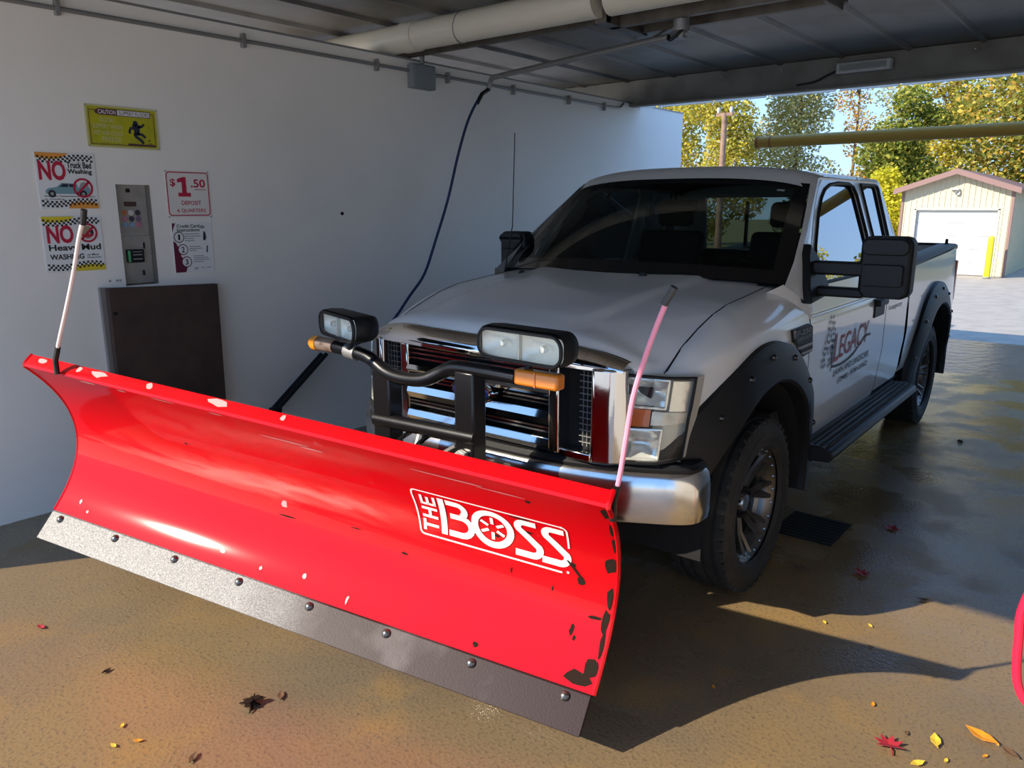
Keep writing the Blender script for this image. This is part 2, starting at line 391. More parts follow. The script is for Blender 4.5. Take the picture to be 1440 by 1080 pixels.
# rear header: steel C-beam across the bay mouth, with seam bolts
mb = MB().box(-9.2, 9.2, 5.05, 5.09, 3.085, 3.335).box(-9.2, 9.2, 4.98, 5.05, 3.03, 3.055).box(-9.2, 9.2, 5.05, 5.09, 3.03, 3.085).box(-9.2, 9.2, 5.09, 5.18, 3.24, 3.30)
beam = tag(obj('trim_2', mb, 'beam_metal', bevel=.004, smooth=False), kind='structure')
for x in (-1.65, -0.98, -0.43, 0.24, 0.8): obj('bolt', MB().lathe([(0,.012),(.016,.012),(.018,0),(.018,-.004)], 10, Matrix.Translation((x,5.02,3.265)) @ Matrix.Rotation(PI,4,'X')), 'galvanised', beam)
mb = MB().box(-9.2, 9.2, -3.94, -3.90, 3.08, 3.36).box(-9.2, 9.2, -3.90, -3.82, 3.08, 3.105)
tag(obj('trim_3', mb, 'beam_metal', bevel=.004, smooth=False), kind='structure')
# added translucent strips standing in for bright sky under the rear roof edge
st = tag(obj('trim_4', MB().box(-9.2, 9.2, 5.20, 5.22, 3.075, 3.34), 'beam_metal', smooth=False), kind='structure')
for a, b_ in ((-4.6,-2.58),(-2.55,-1.85),(-1.82,-1.22),(-1.16,-.48),(-.44,.12),(.16,1.08),(1.12,2.2),(2.3,4.4)):
    obj('sky_gap_strip', MB().box(a, b_, 5.235, 5.245, 3.030, 3.075), 'strip_white', st, smooth=False)

# light fixture on the header
t = empty('ceiling_light', (-0.134, 5.03, 3.155)); t.scale = (.895,)*3; tag(t, 'pale grey box light fixture screwed to the rear steel beam', 'light fixture')
obj('housing', MB().box(-.30,.27,-.10,.02,.0,.115), 'white_light', t, bevel=.012)
obj('lens_cover', MB().box(-.26,.23,-.115,-.10,.02,.095), 'strip_white', t, bevel=.008)
obj('cable', MB().tube(smoothpath([(-.30,-.03,.05),(-.42,-.05,.0),(-.55,-.04,-.05),(-.75,-.04,-.07)]), .011, 6), 'black_plastic', t)

# conduit, clamps, junction box on the wall
t = empty('wall_conduit', (WX, 0, 2.98)); tag(t, 'thin grey conduit pipe running along the top of the white wall', 'conduit')
obj('pipe', MB().tube([(.022,-2.9,-.02),(.022,0,0),(.022,4.62,.008),(.018,4.75,.02),(0,4.85,.075),(-.05,4.88,.10)], .0135, 10), 'galvanised', t)
cl = None
for y in (-2.3, -1.42, -0.22, 0.99, 1.82, 2.75, 3.7, 4.4):
    c_ = MB().box(0,.04,-.012,.012,-.045,.045).box(.03,.046,-.010,.010,-.022,.022)
    if cl is None: cl = obj('clamp', c_, 'galvanised', t, smooth=False); k = cl
    else: k = bpy.data.objects.new('clamp', cl.data); COL.objects.link(k); k.parent = t
    k.location.y = y
t = empty('junction_box', (WX, 1.48, 2.94)); tag(t, 'grey square electrical junction box on the wall conduit', 'junction box')
obj('body', MB().box(0,.075,-.135,.135,-.095,.10), 'box_grey', t, bevel=.008)
obj('cover', MB().box(.075,.085,-.125,.125,-.085,.09), 'box_grey', t, bevel=.004)
obj('fitting', MB().tube([(.05,.0,.11),(.05,0,.17)], .02, 8), 'galvanised', t)

# thick cream pipe crossing under the deck, and the steel boom frame
t = empty('drain_pipe', (0, 1.20, 3.199)); tag(t, 'thick cream plastic pipe crossing the ceiling above the wall', 'pipe')
obj('pipe', MB().tube([(-5.0,0,0),(-.79,0,0)], .110, 24), 'cream_pipe', t)
obj('pipe_run', MB().tube([(-0.70,0,0),(4.3,0,0)], .110, 24), 'cream_pipe', t)
obj('coupling', MB().tube([(-2.65,0,0),(-2.50,0,0)], .119, 24), 'cream_pipe', t)
obj('tie_wire', MB().tube([(-2.02+.02*math.sin(a), .114*math.cos(a), .114*math.sin(a)) for a in [i*PI/8 for i in range(17)]], .004, 5), 'galvanised', t)
t = empty('boom_frame', (.124, 1.36, 3.125)); t.scale = (.946,)*3; tag(t, 'rusty steel channel frame under the ceiling carrying the wash boom', 'steel frame')
obj('channel', MB().box(-5,-1.0,.02,.07,-.03,.03).box(-5,-1.0,.02,.10,.026,.034), 'steel_channel', t, smooth=False)
obj('channel', MB().box(-1.02,.55,.06,.11,-.06,.05).box(-1.02,.55,.02,.11,.04,.05), 'steel_channel', t, smooth=False)
obj('channel', MB().box(-1.02,.55,.40,.45,-.05,.06).box(-1.02,.55,.36,.45,.05,.06), 'steel_channel', t, smooth=False)
obj('hanger', MB().box(-1.03,-.93,-.12,.46,-.06,.02).box(-1.03,-.93,-.12,-.06,-.06,.19).box(-1.03,-.93,.40,.46,-.06,.19), 'steel_channel', t, bevel=.004)
obj('hanger', MB().box(.45,.53,-.05,.46,-.05,.02).box(.45,.53,.38,.46,-.05,.19), 'steel_channel', t, bevel=.004)
obj('end_plate', MB().box(.53,.56,.02,.34,-.12,.14), 'steel_channel', t, bevel=.004)
t = empty('wash_boom', (-0.33, 1.50, 3.0)); tag(t, 'long bent grey steel boom arm swivelling from the ceiling frame', 'boom')
obj('swivel', MB().lathe([(.0,.16),(.052,.16),(.052,.02),(.06,.02),(.06,-.005),(.04,-.01),(.04,-.05),(0,-.05)], 18), 'galvanised', t)
obj('pivot_bolt', MB().lathe([(0,.28),(.026,.28),(.026,.16),(0,.16)], 12), 'steel_channel', t)
obj('arm', MB().tube(smoothpath([(.02,.0,-.03),(-.06,.02,-.02),(-1.0,.30,-.01),(-2.1,.63,.0),(-2.22,.665,-.005),(-2.262,.68,-.05),(-2.275,.672,-.10)],4), .023, 10), 'galvanised', t)
obj('brace', MB().tube([(.0,.02,.08),(-.30,.11,-.005)], .010, 6), 'steel_channel', t)
obj('hose_tail', MB().tube(smoothpath([(.03,-.04,.0),(-.03,-.07,-.06),(-.07,-.04,-.05),(-.09,.0,-.02)],4), .011, 6), 'black_plastic', t)
hose = [(-2.60,2.172,2.90),(-2.60,2.08,2.857),(-2.60,1.904,2.64),(-2.6,1.757,2.327),(-2.6,1.61,1.926),(-2.6,1.438,1.56),(-2.6,1.297,1.289),(-2.6,1.12,1.118),(-2.62,.85,.86),(-2.66,.55,.76),(-2.69,.30,.735)]
t = empty('pressure_hose', (-2.6, 1.5, 0)); tag(t, 'thin dark blue pressure hose hanging from the boom arm beside the wall', 'hose')
obj('hose_line', shift(MB().tube(smoothpath(hose,4), .0125, 8), (-2.6,1.5,0)), 'blue_hose', t)
obj('hose_sleeve', shift(MB().tube([(-2.6,2.172,2.905),(-2.6,2.08,2.857),(-2.60,2.01,2.77)], .019, 8), (-2.6,1.5,0)), 'black_plastic', t)
t = empty('spray_wand', (-2.7, 0, .45)); tag(t, 'long black spray wand propped against the wall behind the plow', 'spray wand')
obj('lance', MB().tube([(.03,-.235,-.10),(.03,.26,.27)], .017, 8), 'black_plastic', t)
obj('shroud', MB().tube([(-.045,-.205,-.10),(-.045,.27,.255)], .022, 8), 'black_plastic', t)
obj('nozzle', MB().tube([(.03,-.28,-.09),(.03,-.20,-.09)], .030, 10), 'black_plastic', t)

# pay panel in its niche
t = empty('pay_panel', (WX-.062, -1.083, 1.365)); tag(t, 'stainless coin and card panel recessed in the wall above the brown board', 'pay panel')
def F(x): return lambda a, b_: (x, a, b_)
up = obj('upper_plate', MB().box(-.012,.012,-.105,.105,.322,.63), 'stainless', t, bevel=.003)
lo = obj('lower_plate', MB().box(-.012,.014,-.105,.105,.0,.313), 'stainless', t, bevel=.003)
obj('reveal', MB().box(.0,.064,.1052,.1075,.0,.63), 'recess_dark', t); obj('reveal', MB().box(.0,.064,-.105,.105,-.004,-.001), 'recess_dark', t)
obj('display', MB().box(.012,.017,-.045,.035,.495,.525), 'display_red', up, bevel=.002)
obj('lock', MB().lathe([(0,.012),(.012,.012),(.014,0)], 12, Matrix.Translation((.012,-.012,.595)) @ Matrix.Rotation(PI/2,4,'Y')), 'black_plastic', up)
btn = ['button_orange','button_pale','button_dark','button_pink','button_dark','button_purple','button_blue','button_blue','button_pink']
for i, bm_ in enumerate(btn):
    y = -.047+.043*(i % 3); z = .455-.038*(i//3)
    obj('button', MB().lathe([(0,.006),(.016,.005),(.0185,0)], 14, Matrix.Translation((.012,y,z)) @ Matrix.Rotation(PI/2,4,'Y')), bm_, up)
obj('card_reader', MB().box(.014,.036,-.068,.045,.138,.222), 'black_plastic', lo, bevel=.006)
obj('card_slot', MB().box(.036,.040,-.062,-.046,.142,.216), 'slot_green', lo, bevel=.002)
obj('bezel_line', MB().box(.036,.038,-.030,.030,.158,.164).box(.036,.038,-.030,.030,.185,.191).box(.036,.038,-.030,.030,.205,.209), 'print_grey', lo)
obj('coin_slot', MB().box(.014,.020,.052,.062,.225,.265), 'print_black', lo)
obj('lock', MB().box(.014,.022,.03,.043,.052,.085), 'print_black', lo, bevel=.002)
obj('screw', MB().lathe([(0,.004),(.008,.004),(.009,0)], 10, Matrix.Translation((.014,-.01,.285)) @ Matrix.Rotation(PI/2,4,'Y')), 'print_grey', lo)

# brown mat board
t = empty('mat_board', (WX+.003, -0.98, .50)); tag(t, 'large dark brown floor mat clamped flat on the wall under the pay panel', 'mat board')
obj('mat', MB().prism([(-.36,0),(.375,-.02),(.385,.835),(-.36,.858)], lambda y, z: (.03,y,z), lambda y, z: (.075,y,z)), 'brown_mat', t, bevel=.004)
obj('backing', MB().prism([(-.385,-.02),(.375,-.02),(.38,.825),(-.39,.862)], lambda y, z: (.0,y,z), lambda y, z: (.03,y,z)), 'galvanised', t)
for z in (.15, .70): obj('bolt', MB().lathe([(0,.012),(.010,.010),(.012,0)], 10, Matrix.Translation((.075,-.335,z)) @ Matrix.Rotation(PI/2,4,'Y')), 'black_plastic', t)
# anchor plugs next to the panel
for k, (y, lab) in enumerate(((-1.29,'small dark wall plug left of the pay panel foot'), (-1.245,'middle small wall plug beside the pay panel foot'), (-1.225,'small wall plug nearest the pay panel foot'))):
    tag(obj('wall_plug', MB().lathe([(0,.006),(.007,.005),(.008,0)], 10, Matrix.Translation((WX,y,1.398)) @ Matrix.Rotation(PI/2,4,'Y')), 'print_grey'), lab, 'wall plug', 'wall plugs by the pay panel')
tag(obj('wall_spot', MB().flat(ellipse(0,0,.018,.014,9), lambda a, b_: (WX+.002, .585+a, 1.806+b_)), 'leaf_dark', fix=False), 'small dark mud spot alone in the middle of the white wall', 'mud spot')

# ------------------------------------------------------------------ wall signs
SX = WX+.004
def sign(name, y0, y1, z0, z1, m, label, r=.004):
    t = empty(name, (WX, (y0+y1)/2, z0)); tag(t, label, 'sign')
    w = (y1-y0); hh = z1-z0
    obj('panel', MB().prism(rrect(-w/2, w/2, 0, hh, r, 2), lambda a, b_: (.0015,a,b_), lambda a, b_: (.005,a,b_)), m, t, smooth=False)
    return t, w, hh
def L(t, name, m, build, lift=.0062):
    mb = MB(); build(mb, lambda a, b_: (lift, a, b_)); return obj(name, mb, m, t, fix=False, smooth=False)
def checker(t, w, y_at, slope, rows=3, cell=.0125):
    mb = MB(); n_ = int(w/cell); c0 = -n_*cell/2
    for i in range(n_):
        for j in range(rows):
            if (i+j) % 2 == 0:
                a = c0+i*cell; z = y_at(a+cell/2)+(j-rows/2)*cell
                mb.add([(.0066,a,z),(.0066,a+cell,z),(.0066,a+cell,z+cell),(.0066,a,z+cell)], [(0,1,2,3)])
    obj('checker_band', mb, 'print_black', t, fix=False, smooth=False)
def rules_sign(y0, y1, z0, z1, accent, lines, label, pic):
    t, w, hh = sign('rules_sign', y0, y1, z0, z1, 'print_white', label)
    W = lambda a: .009*math.sin(a/w*2*PI)
    L(t, 'accent_band', accent, lambda mb, f: mb.flat([(-w/2+.002,hh-.002)]+[(.02,hh-.002)]+[(x, hh-.032+W(x)*.9+.012*(x+w/2)/w) for x in (-.02,-.06,-.10,-.14,-w/2+.002)], f))
    L(t, 'accent_band', accent, lambda mb, f: mb.flat([(w/2-.002,.003),(-.01,.003)]+[(x,.034+W(x)) for x in (.0,.04,.08,.12,w/2-.002)], f))
    checker(t, w-.008, lambda a: hh-.034+W(a), 0); checker(t, w-.008, lambda a: .036+W(a), 0)
    for (nm, m_, body, x0, x1, b0, b1, bold) in lines:
        L(t, nm, m_, lambda mb, f: put_text(mb, body, f, x0, x1, b0, b1, bold), .0072)
    pic(t); return t
def ban_ring(t, cx, cz, r):
    mb = MB(); f = lambda a, b_: (.0085, a, b_)
    v, q = ribbon2d(ellipse(cx, cz, r, r, 28), .012, True); mb.add([f(*p) for p in v], q)
    d = r*.7; v, q = ribbon2d([(cx-d, cz-d),(cx+d, cz+d)], .013); mb.add([f(*p) for p in v], q)
    obj('ban_ring', mb, 'print_red', t, fix=False, smooth=False)
def pic_truck(t):
    f = lambda a, b_: (.0064, a, b_)
    obj('truck_picture', MB().flat([(-.128,.088),(.075,.088),(.115,.088),(.125,.105),(.122,.125),(.055,.125),(.05,.148),(-.035,.152),(-.065,.128),(-.115,.118),(-.13,.105)], f), 'print_teal', t, fix=False)
    obj('truck_window', MB().flat([(-.052,.128),(-.03,.146),(.0,.146),(.0,.128)], lambda a,b_: (.0068,a,b_)).flat([(.006,.128),(.006,.146),(.04,.144),(.043,.128)], lambda a,b_: (.0068,a,b_)), 'print_navy', t, fix=False)
    for x in (-.095, .082):
        w_ = obj('truck_wheel', MB().flat(ellipse(x,.088,.022,.022,16), lambda a,b_: (.007,a,b_)), 'print_black', t, fix=False)
        obj('hub', MB().flat(ellipse(x,.088,.010,.010,12), lambda a,b_: (.0074,a,b_)), 'print_grey', w_, fix=False)
    obj('bed_load', MB().flat([(.06,.125),(.07,.15),(.09,.16),(.11,.152),(.118,.125)], lambda a,b_: (.007,a,b_)), 'print_grey', t, fix=False)
    ban_ring(t, .083, .124, .052)
rules_sign(-1.638, -1.305, 1.845, 2.170, 'print_orange',
    [('heading','print_red','NO',-.155,-.005,.165,.278,.035), ('lettering','print_black','Truck Bed',.004,.145,.238,.276,.03), ('lettering','print_black','Washing',.004,.145,.198,.234,.03),
     ('fine_print','print_black','Also: No Steamcleaners, Painters',-.14,.148,.068,.080,.01), ('fine_print','print_black','or Detailing',-.14,-.03,.050,.062,.01)],
    'white rules sign with orange bands reading NO Truck Bed Washing', pic_truck)
def pic_mud(t):
    obj('mud_picture', MB().flat(ellipse(.085,.235,.036,.040,18), lambda a,b_: (.0064,a,b_)), 'print_brown', t, fix=False)
    obj('mud_picture', MB().flat([(.05,.212),(.085,.204),(.12,.214),(.118,.225),(.052,.222)], lambda a,b_: (.007,a,b_)), 'print_red', t, fix=False)
    obj('mud_picture', MB().flat([(.1,.24),(.118,.25),(.122,.225),(.108,.222)], lambda a,b_: (.007,a,b_)), 'print_navy', t, fix=False)
    ban_ring(t, .085, .232, .052)
rules_sign(-1.648, -1.308, 1.47, 1.803, 'print_yellow',
    [('heading','print_red','NO',-.148,.002,.172,.280,.035), ('lettering','print_black','Heavy Mud',-.145,.155,.118,.166,.025), ('lettering','print_black','WASHING',-.145,.05,.076,.108,.025),
     ('fine_print','print_black','or Mud',.068,.135,.094,.106,.01), ('fine_print','print_black','Deposits',.068,.15,.076,.088,.01)],
    'white rules sign with yellow bands reading NO Heavy Mud WASHING', pic_mud)

# caution sign
t, w, hh = sign('caution_sign', -1.327, -0.882, 2.215, 2.465, 'caution_yellow', 'yellow caution slippery floors sign with a falling figure high on the wall')
obj('border', MB().plate([(-w/2,0),(w/2,0),(w/2,hh),(-w/2,hh)], [[(-w/2+.010,.010),(-w/2+.010,hh-.010),(w/2-.010,hh-.010),(w/2-.010,.010)]], lambda a,b_: (.0055,a,b_), lambda a,b_: (.0068,a,b_)), 'caution_faded', t, smooth=False)
def rect_line(mb, f, x0, x1, z0, z1, wd):
    v, q = ribbon2d([(x0,z0),(x1,z0),(x1,z1),(x0,z1)], wd, True); mb.add([f(*p) for p in v], q)
L(t, 'inner_line', 'caution_dark', lambda mb, f: rect_line(mb, f, -w/2+.022, w/2-.025, .020, hh-.032, .004))
L(t, 'banner', 'caution_dark', lambda mb, f: mb.flat([(-.165,hh-.034),(-.14,hh-.020),(.15,hh-.020),(.178,hh-.020),(.178,hh-.058),(-.14,hh-.058),(-.165,hh-.048)], f), .0072)
L(t, 'banner_field', 'print_white', lambda mb, f: mb.flat([(-.03,hh-.024),(.173,hh-.024),(.173,hh-.054),(-.03,hh-.054)], f), .0078)
L(t, 'lettering', 'print_white', lambda mb, f: put_text(mb, 'CAUTION', f, -.145, -.04, hh-.052, hh-.027, .01), .0082)
L(t, 'lettering', 'caution_dark', lambda mb, f: put_text(mb, 'SLIPPERY FLOORS', f, -.02, .168, hh-.050, hh-.028, .008), .0084)
for body, x0, x1, z in (('FLOORS', -.14, -.05, .150), ('SLIPPERY WHEN', -.185, -.005, .112), ('WET AND COULD', -.185, -.005, .073), ('FREEZE', -.135, -.02, .036)):
    L(t, 'faded_lettering', 'caution_faded', lambda mb, f: put_text(mb, body, f, x0, x1, z, z+.027, .004))
def figure(mb, f):
    mb.flat(ellipse(.078,.155,.016,.017,16), f)
    for pts, wd in (([(.055,.132),(.088,.130),(.078,.085)],.034), ([(.05,.132),(.035,.105),(.04,.092)],.014), ([(.09,.132),(.115,.138),(.132,.155)],.014),
                    ([(.085,.095),(.115,.09),(.135,.072)],.016), ([(.065,.092),(.075,.075),(.105,.055),(.12,.035)],.018), ([(.15,.052),(.165,.058)],.006), ([(.15,.036),(.178,.036)],.005)):
        v, q = ribbon2d(pts, wd); mb.add([f(*p) for p in v], q)
L(t, 'falling_figure', 'print_navy', figure, .0074)
L(t, 'ground_line', 'caution_dark', lambda mb, f: mb.flat([(.02,.022),(.195,.020),(.195,.030),(.02,.032)], f), .0070)
for a, b_ in ((-w/2+.006,.008),(w/2-.006,.008),(w/2-.006,hh-.008),(-w/2+.006,hh-.008)): L(t, 'rivet', 'print_grey', lambda mb, f: mb.flat(ellipse(a,b_,.005,.005,8), f), .0085)

# price sign
t, w, hh = sign('price_sign', -.866, -.557, 1.79, 2.09, 'sign_cream', 'cream sign with red border reading $1.50 deposit 6 quarters')
def border(mb, f):
    v, q = ribbon2d(rrect(-w/2+.008, w/2-.008, .012, hh-.008, .022, 5), .007, True); mb.add([f(*p) for p in v], q)
L(t, 'border', 'print_red', border)
for body, x0, x1, z0, z1, bd in (('$',-.125,-.088,.195,.25,.02), ('.50',.02,.125,.195,.25,.02), ('DEPOSIT',-.055,.085,.080,.108,.012), ('6 QUARTERS',-.09,.115,.028,.056,.012)):
    L(t, 'lettering', 'print_red', lambda mb, f: put_text(mb, body, f, x0, x1, z0, z1, bd))
L(t, 'lettering', 'print_red', lambda mb, f: mb.flat([(-.072,.135),(.016,.135),(.016,.160),(-.012,.160),(-.012,.262),(-.035,.262),(-.074,.248),(-.074,.226),(-.044,.230),(-.044,.160),(-.072,.160)], f))
L(t, 'underline', 'print_red', lambda mb, f: mb.flat([(.045,.180),(.128,.180),(.128,.184),(.045,.184)], f))
for a, b_ in ((-w/2+.004,.002),(w/2-.004,.002),(w/2-.004,hh-.003),(-w/2+.004,hh-.003)): L(t, 'screw', 'print_grey', lambda mb, f: mb.flat(ellipse(a,b_,.006,.006,8), f))

# card instruction sign
t, w, hh = sign('instruction_sign', -.853, -.568, 1.42, 1.752, 'print_white', 'white and maroon credit card instructions sign with three numbered steps')
L(t, 'maroon_field', 'print_maroon', lambda mb, f: mb.flat([(-w/2+.002,.003),(-w/2+.075,.003),(-w/2+.085,.03),(-w/2+.078,.075),(-w/2+.05,.11),(-w/2+.042,.16),(-w/2+.02,.20),(-w/2+.002,.215)], f).flat([(-w/2+.002,.27),(-w/2+.012,.30),(-w/2+.028,hh-.002),(-w/2+.002,hh-.002)], f))
for k, (cx, cz) in enumerate(((-w/2+.045,.238),(-w/2+.066,.155),(-w/2+.085,.072))):
    d = L(t, 'number_disc', 'print_maroon', lambda mb, f: mb.flat(ellipse(cx,cz,.037,.037,20), f), .0066)
    L(d, 'disc_face', 'print_white', lambda mb, f: mb.flat(ellipse(cx,cz,.031,.031,20), f), .0070)
    L(d, 'numeral', 'print_black', lambda mb, f: put_text(mb, str(k+1), f, cx-(.007 if k == 0 else .011), cx+(.007 if k == 0 else .011), cz-.019, cz+.019, .02), .0076)
L(t, 'lettering', 'print_black', lambda mb, f: put_text(mb, 'Credit Card', f, -.108, .055, .300, .322, .02))
L(t, 'lettering', 'print_black', lambda mb, f: put_text(mb, 'Instructions', f, -.108, .055, .274, .296, .02))
def stripes(mb, f):
    for x0, x1, z in ((-.06,.05,.255),(-.058,.06,.240),(-.058,.01,.225),(-.058,.01,.210),(-.03,.05,.170),(-.03,.065,.157),(-.03,.02,.144),(-.005,.07,.106),(-.005,.10,.093),(-.005,.11,.080),(-.005,.07,.067),(-.005,.025,.026),(.045,.07,.026),(-.005,.02,.018),(.085,.115,.026)):
        mb.flat([(x0,z),(x1,z),(x1,z+.0055),(x0,z+.0055)], f)
L(t, 'instruction_lines', 'print_grey', stripes)
L(t, 'card_picture', 'print_navy', lambda mb, f: mb.flat([(.075,.215),(.092,.212),(.10,.235),(.094,.27),(.082,.275),(.078,.25)], f).flat([(.092,.13),(.102,.13),(.106,.175),(.098,.178)], f))
L(t, 'card_picture', 'print_grey', lambda mb, f: mb.flat(ellipse(.075,.303,.02,.012,12), f))

# ------------------------------------------------------------------ pickup truck (local: x to its left, y to its rear, z up)
T = empty('pickup_truck', (0,0,0), math.radians(0.8)); tag(T, 'white extended-cab pickup truck with black flares parked in the wash bay', 'truck')
YR = 3.88                                                    # rear axle
BXP = [(.48,.915),(.62,.955),(.90,.985),(1.22,.985),(1.285,.975),(1.33,.955),(1.45,.945)]
def bxz(z, y=1.0):
    x = interp(z, BXP)
    if y < -.3: x -= .17*((-.3-y)/.5)**2
    if y > 4.2: x -= .05*((y-4.2)/.85)**2
    return x
zg_p = [(-.75,1.19),(-.6,1.285),(-.45,1.345),(-.31,1.39),(-.16,1.42),(.3,1.462),(.6,1.478)]
zs_p = [(-.75,1.165),(-.5,1.245),(-.3,1.285),(.0,1.295),(.6,1.30)]
def arch(y, yc, R): 
    d = y-yc; return .43+math.sqrt(max(R*R-d*d, 0)) if abs(d) < R else .43
AC = -.03
for s in (1, -1):
    # front fender
    def fen(u, v, s=s):
        y = -.76+u*(.575+.76); zb = max(.53 if y > 0 else .86, arch(y, AC, .70)); zs = interp(y, zs_p); zg = interp(y, zg_p)
        if v <= .6:
            z = zb+(zs-zb)*(v/.6); return (s*bxz(z, y), y, z)
        t_ = (v-.6)/.4; x0 = bxz(zs, y); a = t_*PI/2
        xx = x0+(.828-x0)*t_**1.15; zz = zs+(zg-zs)*math.sin(a)**1.0
        return (s*xx, y, zz)
    fo = obj('fender', MB().grid(fen, 44, 20, s < 0), 'white_paint', T, angle=50)
    # dark hood-to-fender gap
    obj('hood_gap', MB().tube([(s*.826, y, interp(y, zg_p)-.004) for y in [-.74+i*.06 for i in range(22)]], .006, 6), 'dark_void', T)
    # flares front and rear
    for yc, t0, t1, nose in ((AC, 152, -8, True), (YR, 178, -8, False)):
        def pt(u, k, s=s, yc=yc, t0=t0, t1=t1, nose=nose):
            a = math.radians(t0+(t1-t0)*u)
            Ro, Ri = .815, .625
            if nose and a > PI/2: Ro += .055*((a-PI/2)/(math.radians(62)))**2
            prof = [(Ro,-.004),(Ro-.004,.022),(Ro-.03,.036),(Ri+.06,.062),(Ri+.015,.066),(Ri,.055),(Ri-.006,.02),(Ri,-.12)]
            r, dx = prof[k]; y = yc+r*math.cos(a); z = .43+r*math.sin(a)
            xb = bxz(min(max(z,.6),1.2), max(y,-.78) if yc < 1 else min(y,4.3))
            return (s*(xb+dx), y, max(z,.30))
        mb = MB(); nu = 40
        vs = [pt(i/nu, k) for i in range(nu+1) for k in range(8)]
        fs = [(i*8+k, i*8+k+1, i*8+k+9, i*8+k+8) for i in range(nu) for k in range(7)]
        mb.add(vs, fs + [tuple(range(8)), tuple(reversed(range(nu*8, nu*8+8)))])
        fl = obj('wheel_flare', mb, 'black_plastic', T, angle=40)
        angs = (150, 132, 113, 93, 70, 47, 22, 4) if yc < 1 else (160, 135, 110, 88, 65, 42, 20)
        for a_ in angs:
            a = math.radians(a_); r = .755 + (.05 if (yc < 1 and a_ > 140) else 0); y = yc+r*math.cos(a)
            z = .43+r*math.sin(a); xb = bxz(min(max(z,.6),1.2), max(y,-.78) if yc < 1 else min(y,4.3))+.046
            obj('flare_bolt', MB().lathe([(0,.012),(.008,.011),(.014,.005),(.016,-.004)], 10, Matrix.Translation((s*xb,y,z)) @ Matrix.Rotation(s*PI/2,4,'Y')), 'black_gloss', fl)
        mb = MB().grid(lambda u, v: (s*(.52+.46*v), yc-.615*math.cos(PI*u*1.06-.09), .43+.615*math.sin(PI*u*1.06-.09)), 24, 2)
        obj('wheel_liner', mb, 'dark_void', T)
    # headlight
    def hx(u): return interp(u, [(0,.632),(.35,.755),(.7,.872),(.88,.918),(1,.945)])
    def hy(u): return interp(u, [(0,-.885),(.35,-.868),(.7,-.815),(.88,-.765),(1,-.705)])
    def hl(u, v, off=0.0, s=s):
        zt = 1.196; zb_ = .838; uu = min(1, u)*(1-.10*(1-v)*0 ); shrink = 1-.10*(1-v)
        x = .632+(hx(uu)-.632)*shrink; y = hy(uu)-(1-v)*.035+off
        return (s*x, y, zb_+(zt-zb_)*v-.01*(u**3)*(1 if v > .5 else -1))
    H = obj('headlight', MB().grid(lambda u, v: hl(u, v, .085), 16, 8).grid(lambda u, v: hl(0, u, .085*v), 6, 2).grid(lambda u, v: hl(1, u, .085*v), 6, 2).grid(lambda u, v: hl(u, 0, .085*v), 12, 2).grid(lambda u, v: hl(u, 1, .085*v), 12, 2), 'lamp_grey', T, angle=40)
    def sub(u0, u1, v0, v1, off): return lambda u, v: hl(u0+(u1-u0)*u, v0+(v1-v0)*v, off)
    obj('upper_reflector', MB().grid(lambda u, v: (lambda p: (p[0], p[1]+.05*math.sin(PI*u)*math.sin(PI*v), p[2]))(sub(.04,.70,.66,.96,.030)(u, v)), 14, 8), 'reflector', H)
    obj('side_reflector', MB().grid(sub(.74,.96,.60,.95,.035), 5, 6), 'reflector', H)
    obj('amber_marker', MB().grid(sub(.02,.56,.415,.62,.018), 10, 4), 'amber_strip', H)
    obj('clear_marker', MB().grid(sub(.57,.97,.43,.60,.022), 10, 4), 'copper_worn' if False else 'lens_frost', H)
    obj('lower_reflector', MB().grid(lambda u, v: (lambda p: (p[0], p[1]+.06*math.sin(PI*u)*math.sin(PI*v), p[2]))(sub(.04,.70,.05,.37,.022)(u, v)), 14, 8), 'reflector', H)
    p = hl(.16,.22,.03); obj('bulb', MB().lathe([(0,-.028),(.026,-.02),(.044,.0),(.050,.02),(.040,.022),(.030,.005),(0,.0)], 16, Matrix.Translation(p) @ Matrix.Rotation(PI/2,4,'X')), 'black_gloss', H)
    def frame(u0, u1, v0, v1, off, r):
        pts = [hl(u0+(u1-u0)*i/10, v0, off) for i in range(11)] + [hl(u1, v0+(v1-v0)*i/6, off) for i in range(1,7)] + [hl(u1-(u1-u0)*i/10, v1, off) for i in range(1,11)] + [hl(u0, v1-(v1-v0)*i/6, off) for i in range(1,7)]
        return MB().tube(pts, r, 6, False)
    obj('chrome_bezel', frame(.03,.72,.645,.965,.014,.006), 'reflector', H); obj('chrome_bezel', frame(.03,.72,.04,.385,.012,.006), 'reflector', H)
    obj('lens', MB().grid(lambda u, v: hl(u, v, 0), 16, 8), 'clear_lens', H)
    obj('seal', frame(0,1,0,1,.004,.007), 'black_plastic', H)
    # dark filler under the headlight
    obj('bumper_filler', MB().box(*(sorted((s*.60, s*.86))), -.83, -.55, .70, .835), 'dark_void', T)

